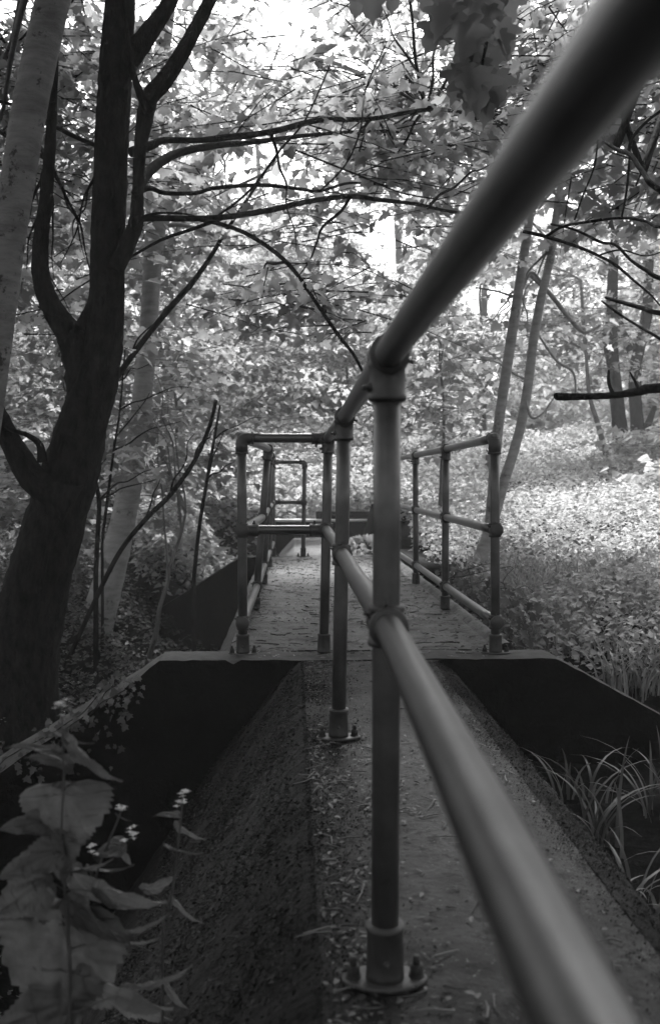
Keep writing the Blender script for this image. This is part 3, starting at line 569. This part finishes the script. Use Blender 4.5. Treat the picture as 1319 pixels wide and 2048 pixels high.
# --- right background trees
def simple_trunk(specs, Y):
    def f(g):
        for s in specs: limb(g, s, Y, 12, .06)
        return [at(s[i][0], s[i][1], Y) for s in specs for i in range(len(s) // 2, len(s))]
    return f
tree('sycamore_tree', 'sturdy dark mottled trunk standing at the far side of the bright clearing on the right', at(1240, 905, 19), M['dark_bark'],
     [((6.4, 19.5, 6.5), (3.4, 2.0, 2.8), 330), ((5.6, 18.5, 3.6), (1.8, 1.2, 1.0), 70)], M['leaf'], 'mid', .15,
     trunkfn=simple_trunk([[(1244, 920, 34), (1238, 860, 29), (1230, 780, 27), (1222, 700, 25), (1222, 620, 22), (1225, 540, 20), (1230, 440, 16), (1240, 300, 12)], [(1225, 740, 16), (1212, 700, 12), (1206, 660, 9)]], 19), nbr=10, n=10, L=.9)
tree('sycamore_tree', 'second dark trunk at the far right, with a crooked fork near its foot', at(1275, 885, 20), M['dark_bark'],
     [((9.2, 21, 6.8), (3.0, 2.2, 3.2), 260)], M['leaf'], 'mid', .15,
     trunkfn=simple_trunk([[(1275, 895, 34), (1272, 840, 28), (1268, 780, 26), (1272, 720, 24), (1290, 640, 22), (1296, 560, 20), (1300, 420, 14)], [(1262, 700, 20), (1250, 680, 18), (1240, 655, 14), (1236, 620, 12)], [(1284, 870, 16), (1298, 840, 14), (1308, 812, 10)]], 20), nbr=8, n=10, L=.9)
tree('sycamore_tree', 'thin ivy-clad stem just left of the mottled far trunk', at(1215, 930, 18), M['mid_bark'],
     [((4.2, 20, 5.0), (2.2, 1.8, 2.2), 230)], M['leaf'], 'mid', .15,
     trunkfn=simple_trunk([[(1216, 935, 14), (1206, 890, 12), (1192, 840, 10), (1178, 790, 8), (1170, 700, 7), (1160, 560, 6)]], 18), nbr=8, n=10, L=.9)
# --- middle distance understorey: saplings
SAP = [(-1.45, 9.2, 1.6, .030, 'slim dark sapling growing close behind the left wing wall', [((-1.25, 9.6, 1.5), (.75, .8, .7), 75), ((-.95, 10, .7), (.55, .6, .45), 26)]),
       (-2.3, 10.5, 2.6, .040, 'leafy sapling between the dark tree and the pale forked trunk', [((-2.0, 10.6, 2.0), (.9, .8, .9), 90), ((-2.4, 10.6, .8), (1.0, .7, .6), 60)]),
       (-3.4, 11, 3.2, .045, 'broad sapling behind the dark tree at the left edge', [((-3.3, 11.2, 2.4), (1.0, 1.0, 1.3), 120), ((-3.3, 11, .8), (1.0, .8, .6), 60)]),
       (-1.45, 12.9, 3.0, .035, 'sapling whose layered leaves fill the space left of the far box return', [((-.7, 12.6, 2.3), (1.2, .8, .9), 150), ((-1.2, 12.4, 1.2), (.8, .6, .6), 60)]),
       (.95, 17.0, 3.6, .04, 'sapling with layered leaves standing behind the low wall', [((.2, 16.6, 3.4), (1.7, .9, .9), 190), ((1.1, 16.8, 3.3), (1.1, .8, .8), 90)]),
       (1.95, 12.6, 2.6, .03, 'sapling beside the far end of the right railing', [((1.7, 12.6, 1.8), (1.0, .8, .7), 90), ((1.9, 12.4, 2.9), (.9, .8, .6), 40)]),
       (-1.9, 14.5, 4.2, .05, 'tall thin sapling beyond the pale forked trunk', [((-1.6, 14.6, 3.6), (1.6, 1.0, 1.4), 190), ((-2.2, 14.6, 1.8), (1.4, 1, .9), 110)]),
       (3.2, 16, 3.6, .045, 'young tree on the near side of the bright clearing, right of the paired stems', [((2.9, 15.8, 3.2), (1.3, 1.1, 1.1), 130)]),
       (-4.8, 15, 4.5, .06, 'young tree deep in the wood at the left edge', [((-4.6, 15, 3.2), (1.5, 1.2, 2.0), 190)])]
for (x, y, hgt, r_, lab, cr) in SAP:
    b = V3(x, y)
    tree('sapling', lab, b, M['mid_bark'], cr, M['leaf'], 'mid', .115, 'sapling', 'saplings in the understorey', nbr=7, trunkr=r_, top=b + Vector((random.uniform(-.3, .5), random.uniform(-.2, .2), hgt)), n=9, L=.6, flat=.22)
# leaning bare stems on the left
for lab, sp, Y in [('long thin bare stem leaning right across the pale forked trunk', [(150, 1290, 9), (230, 1120, 9), (290, 1040, 10), (340, 990, 10), (390, 920, 9), (420, 850, 8), (432, 800, 7)], 7.6),
                   ('slender pole leaning right from behind the dark tree up into the canopy', [(110, 905, 12), (160, 850, 12), (212, 785, 12), (262, 715, 12), (300, 665, 11), (345, 610, 12), (385, 565, 11), (420, 515, 9), (450, 465, 8), (480, 420, 7), (520, 360, 6), (560, 300, 5)], 8.2),
                   ('upright forked stem between the two left trees', [(192, 1150, 10), (196, 1060, 9), (198, 1000, 9), (188, 950, 8), (184, 900, 5)], 7.8),
                   ('thin upright stem just left of the box return', [(388, 1160, 9), (398, 1060, 8), (414, 960, 7), (428, 880, 6), (440, 810, 4)], 9.0),
                   ('thin dark stem close to the pale forked trunk', [(205, 1080, 6), (215, 1000, 6), (228, 900, 5), (240, 820, 4), (250, 700, 3)], 8.5)]:
    g = G(); b = at(sp[0][0], sp[0][1], Y); zg = float(gz(b.x, Y)); r = empty('sapling', (b.x, Y, zg)); tag(r, lab, 'sapling', 'bare leaning stems')
    ext = [(sp[0][0] - (40 if sp[0][1] < 950 else 60 if sp[1][0] - sp[0][0] > 40 else 0), 961 + (CAMH - zg + .1) * F / Y, sp[0][2] + 1)] if b.z > zg else []
    if ext:
        e = ext[0]; ext = [tuple(e[k] + (sp[0][k] - e[k]) * t for k in range(3)) for t in np.linspace(0, 1, 8)[:-1]]
    limb(g, ext + sp, Y, 8, .04)
    for q in range(3):
        j = 2 + q % (len(sp) - 3); p = at(sp[j][0], sp[j][1], Y); wander(g, p, p + Vector((random.uniform(.1, .6), random.uniform(-.2, .2), random.uniform(.1, .5))), .009, .003, 5, .1, 5)
    g.build('trunk', M['dark_bark'], r)
    gl = G(); sprays(gl, None, ell(at(sp[-1][0], sp[-1][1], Y), (.4, .4, .3), 7), .11, 'near', 8, .5, holes=False); 
    if gl.n: gl.build('crown', M['leaf'], r, False)
# --- far wood
FAR = [(-9, 26, 9, 3.4), (-5.5, 24, 8, 3.0), (-2.5, 27, 8.2, 3.2), (.6, 25, 6.6, 2.6), (3.2, 28, 7.6, 3.0), (6.2, 32, 8.6, 3.6), (10.5, 28, 9.6, 3.6), (14, 33, 11, 4), (-6.5, 36, 13, 4.2), (-12, 33, 13, 4.4), (-1, 38, 12, 4.0), (4.5, 40, 12.5, 4.2), (10, 42, 13.5, 4.6), (-8, 18.5, 7, 2.4), (-4.6, 19, 6.4, 2.2), (11.5, 22, 7, 2.6)]
adj = ['outermost far tree beyond the left edge of the wood', 'far tree seen between the two left trunks', 'far tree behind the pale forked trunk', 'low far tree above the end of the walkway', 'far tree behind the near rail post', 'far tree above the pair of slim stems', 'tall far tree behind the mottled trunk', 'hazy far tree at the right edge', 'hazy tall tree deep behind the dark trunk', 'hazy tree at the far left skyline', 'pale hazy tree at the centre of the skyline', 'pale hazy tree right of the centre skyline', 'hazy tree on the skyline above the right clearing', 'tree among the left wood behind the pale leaning trunk', 'small tree left of the pale forked trunk in the distance', 'tree behind the crooked-foot trunk at the right edge']
for (x, y, h_, w_), lab in zip(FAR, adj):
    b = V3(x, y); z0 = b.z
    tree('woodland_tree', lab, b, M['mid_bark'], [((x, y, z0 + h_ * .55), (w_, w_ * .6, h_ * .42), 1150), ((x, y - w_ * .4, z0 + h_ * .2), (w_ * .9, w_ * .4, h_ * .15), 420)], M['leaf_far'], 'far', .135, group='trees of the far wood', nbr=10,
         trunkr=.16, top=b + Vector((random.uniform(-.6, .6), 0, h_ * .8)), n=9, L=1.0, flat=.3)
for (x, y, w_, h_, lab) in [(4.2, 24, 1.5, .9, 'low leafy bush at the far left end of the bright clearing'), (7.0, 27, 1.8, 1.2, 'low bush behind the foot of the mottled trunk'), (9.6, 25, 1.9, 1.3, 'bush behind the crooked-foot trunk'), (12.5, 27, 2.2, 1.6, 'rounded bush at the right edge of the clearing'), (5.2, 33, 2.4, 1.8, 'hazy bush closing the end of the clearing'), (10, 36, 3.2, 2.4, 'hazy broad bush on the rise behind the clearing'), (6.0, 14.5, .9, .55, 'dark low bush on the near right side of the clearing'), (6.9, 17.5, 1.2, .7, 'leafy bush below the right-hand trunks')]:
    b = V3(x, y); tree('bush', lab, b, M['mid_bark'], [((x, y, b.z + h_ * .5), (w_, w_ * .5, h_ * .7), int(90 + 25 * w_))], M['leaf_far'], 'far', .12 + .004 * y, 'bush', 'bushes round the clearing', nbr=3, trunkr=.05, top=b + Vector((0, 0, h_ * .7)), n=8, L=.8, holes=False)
# ------------------------------------------------------------------ ground cover
def scatter_ground(cond, n, q0, q1, y0, y1, size, hgt, kind, material, name, up=.45, pw=1.):
    y = y0 + (y1 - y0) * rng.uniform(0, 1, n) ** pw; x = rng.uniform(q0, q1, n) * y
    keep = cond(x, y); x = x[keep]; y = y[keep]; m = len(x)
    h = hgt * rng.uniform(0, 1, m) ** .7 * (1 + .9 * fbm(x, y, 1.6, 77) + .5 * fbm(x, y, 6, 78))
    P = np.stack([x, y, gz(x, y) + np.maximum(h, .01)], -1)
    az = rng.uniform(0, 6.28, m); D = np.stack([np.cos(az), np.sin(az), rng.uniform(-.5, .3, m)], -1)
    Nn = np.array([0, 0, 1.]) + rng.normal(0, up, (m, 3)); s = size * rng.uniform(.5, 1.4, m) * (.5 + .07 * y)
    g = G(); leaves(g, P, D, Nn, s, kind); return tag(g.build(name, material, None, False), kind='stuff')
def bank(x, y): return ~((x > -.75) & (x < 1.2) & (y < 15.4) & (y > 4.6)) & ~((x > -.9) & (x < .85) & (y < 4.9)) & ~((x > -.55) & (x < 1.15) & (y > 11) & (y < 15.85)) & ~((x > -.4) & (x < 2.1) & (y > 15.2) & (y < 15.85)) & ~((y > 4.4) & (y < 5.08))
scatter_ground(lambda x, y: bank(x, y) & (x > 1.2) & (y + 1.2 * fbm(x, y, 2, 41) > 8.2), 95000, .12, .55, 5.1, 30, .036, .42, 'far', M['herb'], 'ground_cover', pw=1.2)
M['herb_mid'] = mat('mid_herb_leaf', .11, .21, 2, rough=.6, bump=0, island=.5, transl=.3, spec=.3)
scatter_ground(lambda x, y: bank(x, y) & (x > 1.2) & (fbm(x, y, 3, 9) < .25), 15000, .18, .6, 5.1, 9.5, .045, .34, 'far', M['herb_mid'], 'ground_cover')
scatter_ground(lambda x, y: bank(x, y) & (x > 1.4) & (fbm(x, y, 2.5, 19) > .45), 3200, .18, .6, 6, 15, .06, .6, 'herb', M['herb_mid'], 'ground_cover')
scatter_ground(lambda x, y: x > 2, 12000, .05, .6, 28, 60, .10, 1.0, 'far', M['herb'], 'ground_cover')
scatter_ground(lambda x, y: bank(x, y), 95000, -.12, .2, 13, 42, .055, .6, 'far', M['herb'], 'ground_cover', pw=1.1)
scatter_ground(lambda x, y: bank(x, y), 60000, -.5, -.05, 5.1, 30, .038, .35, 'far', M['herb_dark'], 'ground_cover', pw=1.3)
scatter_ground(lambda x, y: bank(x, y) & (x < -.5), 16000, -.16, -.03, 11.3, 16, .06, .5, 'far', M['herb'], 'ground_cover')
scatter_ground(lambda x, y: bank(x, y), 5000, -.06, .1, 15.82, 19, .06, .12, 'far', M['herb'], 'ground_cover')
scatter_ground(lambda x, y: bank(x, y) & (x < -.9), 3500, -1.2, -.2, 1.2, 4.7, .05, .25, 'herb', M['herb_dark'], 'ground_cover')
# white flowers: small cross-shaped heads
def flowers(g, P, s):
    n = len(P)
    for k in range(4):
        a = k * math.pi / 2 + rng.uniform(0, .6, n); D = np.stack([np.cos(a), np.sin(a), np.full(n, .25)], -1); leaves(g, P, D, np.tile([0, 0, 1.], (n, 1)) + rng.normal(0, .2, (n, 3)), np.full(n, s), 'herb')
def flowerfield(n, q0, q1, y0, y1, h0, h1, s, cond):
    y = rng.uniform(y0, y1, n); x = rng.uniform(q0, q1, n) * y; k = cond(x, y); x = x[k]; y = y[k]; P = np.stack([x, y, gz(x, y) + rng.uniform(h0, h1, len(x))], -1)
    P = np.repeat(P, 5, 0) + rng.normal(0, .012, (len(P) * 5, 3)); g = G(); flowers(g, P, s); tag(g.build('wild_flowers', M['petal'], None, False), kind='stuff')
flowerfield(520, -.35, -.12, 4.6, 8, .12, .4, .008, lambda x, y: bank(x, y) & (x < -1.0))
flowerfield(500, .22, .5, 8, 20, .3, .55, .018, lambda x, y: bank(x, y))
flowerfield(60, -.6, -.3, 1.6, 3.4, .2, .5, .007, lambda x, y: x < -.7)
# grass: arching blades
def blades(g, P, L, w, lean=.6, seg=6):
    n = len(P); az = rng.uniform(0, 6.28, n); Dh = np.stack([np.cos(az), np.sin(az), np.zeros(n)], -1); side = np.stack([-np.sin(az), np.cos(az), np.zeros(n)], -1)
    ln = L * rng.uniform(.5, 1.2, n); be = lean * rng.uniform(.3, 1.6, n); rows = []
    for i in range(seg + 1):
        t = i / seg; c = P + Dh * (ln * be * t * t)[:, None] + np.array([0, 0, 1.]) * (ln * (t - .45 * be * t ** 3))[:, None]
        ww = w * (1 - t ** 2.2) * .5 + .0004; rows.append(c - side * ww); rows.append(c + side * ww)
    V = np.stack(rows, 1).reshape(-1, 3); k = 2 * (seg + 1); off = (np.arange(n) * k)[:, None, None]
    q = np.array([[2 * i, 2 * i + 1, 2 * i + 3, 2 * i + 2] for i in range(seg)])[None]
    g.add(V, [(off + q).reshape(-1, 4)])
g = G(); n = 4200; y = rng.uniform(5.05, 8.8, n); x = rng.uniform(1.4, 3.6, n); k = fbm(x, y, 3, 9) > -.3; x = x[k]; y = y[k]; blades(g, np.stack([x, y, gz(x, y) - .02], -1), .42, .011, .55)
tag(g.build('grass', M['grass'], None, False), kind='stuff')
for i, (x, y, n, L, lab) in enumerate([(1.17, 3.7, 20, .42, 'strap-leaved sedge clump nearest the walkway edge in the right pit'), (1.52, 4.0, 20, .40, 'low sedge clump at the right edge of the picture in the pit'), (1.22, 4.25, 14, .34, 'sedge clump against the foot of the right wall'), (1.12, 3.15, 22, .30, 'short sedge tuft low down beside the mossy walkway edge')]):
    g = G(); P = np.stack([x + rng.normal(0, .05, n), y + rng.normal(0, .06, n), np.full(n, 0.)], -1); P[:, 2] = gz(P[:, 0], P[:, 1]) - .02; blades(g, P, L, .014, .8, 8)
    tag(g.build('sedge_clump', M['sedge'], None, False), lab, 'plant', 'sedge clumps in the right pit')
# ivy
def ivy(name, P, label, s=.05, material='herb_dark', face=(0, -1, .4)):
    n = len(P); D = np.stack([rng.normal(0, .6, n), rng.normal(-.2, .2, n), rng.uniform(-1, 0, n)], -1); g = G(); leaves(g, P, D, np.array(face) + rng.normal(0, .35, (n, 3)), s * rng.uniform(.5, 1.3, n), 'mid')
    c = P.mean(0); 
    r = empty(name, tuple(c)); g.build('leaves', M[material], r, False); g2 = G()
    for i in range(min(8, n)): wander(g2, P[i], P[(i * 7 + 3) % n], .003, .002, 5, .1, 4)
    g2.build('stem', M['dark_bark'], r); tag(r, label, 'plant')
n = 300; t = rng.uniform(0, 1, n) ** 1.3; ivy('ivy', np.stack([-.80 - .62 * t + rng.normal(0, .05, n), 4.67 - .20 * t + rng.uniform(-.05, .22, n), -.10 - .38 * t + .05 - np.abs(rng.normal(0, .15, n))], -1), 'ivy trailing over the sloping left wing of the near wall', .036)
n = 420; ivy('ivy', np.stack([1.22 + np.abs(rng.normal(0, .14, n)), rng.uniform(5.2, 8.5, n), .02 + rng.uniform(-.1, .2, n)], -1), 'dark ivy mound crowding the outside of the right railing', .055, face=(0, -.3, 1))
n = 110; ivy('ivy', np.stack([rng.uniform(.55, 1.15, n), 12.0 + rng.normal(0, .15, n), rng.uniform(-.1, .22, n)], -1), 'leafy ivy clump at the end of the footbridge in front of the low wall', .09, 'leaf')
late_moss()
# ------------------------------------------------------------------ litter on the concrete
def litter(name, n, x0, x1, y0, y1, z, s, edge=0):
    x = rng.uniform(x0, x1, n); y = y0 + (y1 - y0) * rng.uniform(0, 1, n) ** 1.0
    if edge: x = np.where(rng.uniform(0, 1, n) < edge, x0 + np.abs(rng.normal(0, .07, n)), x)
    k = fbm(x, y, 5, 55) > rng.uniform(-1.0, .7, n); x = x[k]; y = y[k]; n = len(x)
    P = np.stack([x, y, np.full(n, z) + rng.uniform(.004, .012, n)], -1); az = rng.uniform(0, 6.28, n); g = G()
    leaves(g, P, np.stack([np.cos(az), np.sin(az), rng.uniform(-.1, .35, n)], -1), np.array([0, 0, 1.]) + rng.normal(0, .35, (n, 3)), s * rng.uniform(.25, 1.3, n), 'herb')
    for i in range(n // 9):
        a = P[rng.integers(n)]; d = rng.normal(0, 1, 3); d[2] = 0; d = d / np.linalg.norm(d) * rng.uniform(.02, .09); m_ = a + d * .5 + rng.normal(0, .006, 3)
        m_[2] = z + .006; b_ = a + d; b_[2] = z + .004; g.tube([a, m_, b_], [.0022, .002, .001], 4, cap=False)
    return tag(g.build(name, M['litter_near' if y0 < 1 else 'litter'], None, False), kind='stuff')
litter('leaf_litter', 3600, PX0 + .01, PX1 - .02, .9, 4.75, -.003, .016, .35)
litter('leaf_litter', 5200, -.32, 1.05, 4.82, 11.4, .001, .024, .1)
g = G()
for i in range(150):
    x = rng.uniform(-.3, 1.0); y = 4.9 + 6.2 * rng.uniform() ** 1.2; d = rng.uniform(.02, .15) ** 1.0; a = rng.uniform(-3.14, 3.14) if rng.uniform() < .6 else rng.normal(0, .4); w_ = rng.uniform(.0012, .0036)
    P = [Vector((x + d * t * math.cos(a) + rng.normal(0, .006), y + d * t * math.sin(a) + rng.normal(0, .006), .005 + .004 * rng.uniform())) for t in (0, .35, .7, 1)]
    g.tube(P, [w_, w_, w_ * .8, w_ * .4], 5, cap=False)
tag(g.build('twig_litter', M['dark_bark'], None, False), kind='stuff')
# ------------------------------------------------------------------ garlic mustard in the foreground
def serrate():
    B = np.array([(0, 0), (.12, -.10), (.27, -.13), (.41, -.06), (.48, .06), (.48, .20), (.43, .34), (.36, .48), (.28, .61), (.19, .75), (.10, .88), (0, 1.05)])
    t = np.linspace(0, 11, 67); x = np.interp(t, range(12), B[:, 0]); y = np.interp(t, range(12), B[:, 1]); ph = t * 1.35 + .4 * np.sin(t * 1.7 + random.uniform(0, 6)); saw = (ph % 1.0) - .5
    amp = .035 * np.sin(np.pi * t / 11) ** .5; return [(max(0, a + c * d_), b + c * d_ * .5) for a, b, c, d_ in zip(x, y, saw * 1.6, amp)]
def bigleaf(parent, u, v, Y, wpx, hpx, ang, tilt, curl=.3):
    """centre (u,v) at depth Y, width and length in photo pixels, ang = direction the tip points (degrees, 0 = right, 90 = up), tilt = how far the blade leans back"""
    s = hpx * Y / F; wr = wpx / hpx; pr = serrate(); n = len(pr); rows = 12; vn = []
    g = G(); a = rad(ang); d = np.array([math.cos(a), 0, math.sin(a)]); side = np.array([-math.sin(a), 0, math.cos(a)]); nrm = np.array([0, -1., 0])
    ct, st_ = math.cos(rad(tilt)), math.sin(rad(tilt)); side2 = side * ct + nrm * st_; nrm2 = nrm * ct - side * st_
    c = np.array(at(u, v, Y)); X = []
    for i, (x, y) in enumerate(pr):
        row = []
        for j in range(-rows, rows + 1):
            f = j / rows; xx = x * wr * f; zz = .028 * math.cos(11 * math.atan2(abs(xx), y + .25)) * min(1, abs(f) * 3) + .20 * abs(xx) - curl * (y - .5) ** 2 - .25 * xx * xx + .02 * math.sin(9 * y + 5 * f)
            an = math.atan2(abs(xx), y + .02); ve = max(math.exp(-((an - q) / .045) ** 2) for q in (0, .42, .85, 1.35, 2.0)); vn.append(.8 * ve * (1 - .4 * abs(f))); zz -= .012 * ve
            row.append(c + s * (side2 * xx * 1.0 + d * (y - .5) + nrm2 * zz))
        X.append(row)
    g.grid(np.array(X)); o = g.build('leaf', M['mustard'], parent); at_ = o.data.attributes.new('vein', 'FLOAT', 'POINT'); at_.data.foreach_set('value', vn); return o
def mustard(label, stem, Y, lv, fl):
    P = [at(u, v, Y) for u, v in stem]; foot = Vector((P[-1].x, Y, float(gz(P[-1].x, Y)))); r = empty('wild_plant', foot); tag(r, label, 'plant')
    g = G(); g.tube(P + [foot], [.0014 + .0004 * i for i in range(len(P) + 1)], 8, smoothn=5)
    for (u, v, w, h_, a, t) in lv:
        c = at(u, v, Y); hl = h_ * Y / F / 2; st_ = c - Vector((math.cos(rad(a)), 0, math.sin(rad(a)))) * hl
        q = min(P, key=lambda p: (p - st_).length); g.tube([q, (q + st_) / 2 + Vector((0, 0, .004)), st_], [.0013, .0011, .0009], 6, smoothn=3)
    g.build('stem', M['herb_dark'], r)
    for (u, v, w, h_, a, t) in lv: bigleaf(r, u, v, Y + random.uniform(-.03, .03), w, h_, a, t)
    if fl:
        g = G(); P = np.concatenate([np.array(at(u, v, Y))[None] + rng.normal(0, s_, (k, 3)) for u, v, s_, k in fl]); flowers(g, P, .0085); g.build('flowers', M['petal'], r, False)
mustard('big toothed-leaf plant filling the bottom left corner, small white flowers on top', [(124, 1415), (126, 1480), (128, 1560), (122, 1680), (130, 1780), (138, 1900), (140, 2030)], 1.75,
    [(62, 1494, 34, 96, 176, 74), (95, 1518, 44, 84, 170, 66), (185, 1530, 80, 125, -38, 52), (150, 1482, 20, 70, -15, 80), (136, 1645, 250, 125, -78, 26), (262, 1800, 90, 130, -12, 40), (40, 1650, 60, 90, 190, 50), (300, 1850, 46, 80, 25, 60), (50, 1730, 80, 130, 205, 40), (120, 1720, 110, 90, -90, 30), (215, 1790, 100, 160, -25, 35), (180, 1735, 40, 90, 12, 66),
     (118, 1960, 290, 240, -93, 12), (190, 1850, 120, 130, -40, 40), (30, 1800, 110, 130, 215, 30), (330, 1960, 60, 110, 20, 55), (250, 2000, 110, 180, -20, 30), (60, 2030, 130, 160, 200, 20)], [(124, 1412, .006, 8), (118, 1408, .004, 4)])
mustard('smaller toothed-leaf plant with white flowers against the mossy slope', [(366, 1588), (362, 1640), (352, 1720), (340, 1820), (325, 1920)], 1.95,
    [(332, 1629, 20, 50, 182, 66), (380, 1668, 34, 62, -28, 50), (368, 1704, 30, 70, -12, 70), (322, 1768, 52, 66, 25, 40), (372, 1826, 30, 78, -40, 50), (300, 1882, 40, 60, 15, 60), (345, 1990, 40, 90, -50, 40), (290, 2020, 90, 110, -30, 25)], [(366, 1588, .005, 8), (362, 1605, .004, 5)])
mustard('thin stalk of white flowers between the two toothed-leaf plants', [(243, 1618), (236, 1640), (215, 1690), (190, 1760), (170, 1860)], 1.9,
    [(247, 1637, 14, 30, -25, 60), (215, 1700, 50, 60, 200, 50), (250, 1712, 40, 50, -60, 40), (225, 1740, 24, 80, 5, 70)], [(243, 1616, .004, 6), (262, 1668, .008, 10), (185, 1695, .005, 5), (85, 1770, .01, 10), (150, 1815, .012, 10)])
hm = bpy.data.materials.new('haze_air'); hm.use_nodes = True; hn = hm.node_tree; hn.nodes.clear()
pv = hn.nodes.new('ShaderNodeVolumePrincipled'); pv.inputs['Density'].default_value = .0030; pv.inputs['Color'].default_value = (.95, .95, .95, 1); pv.inputs['Anisotropy'].default_value = .3
ho = hn.nodes.new('ShaderNodeOutputMaterial'); hn.links.new(pv.outputs[0], ho.inputs['Volume'])
g = G(); g.box((-75, -35, -4), (75, 95, 34)); tag(g.build('haze', hm, None, False), kind='stuff')
print('verts', sum(len(o.data.vertices) for o in bpy.data.objects if o.type == 'MESH'))
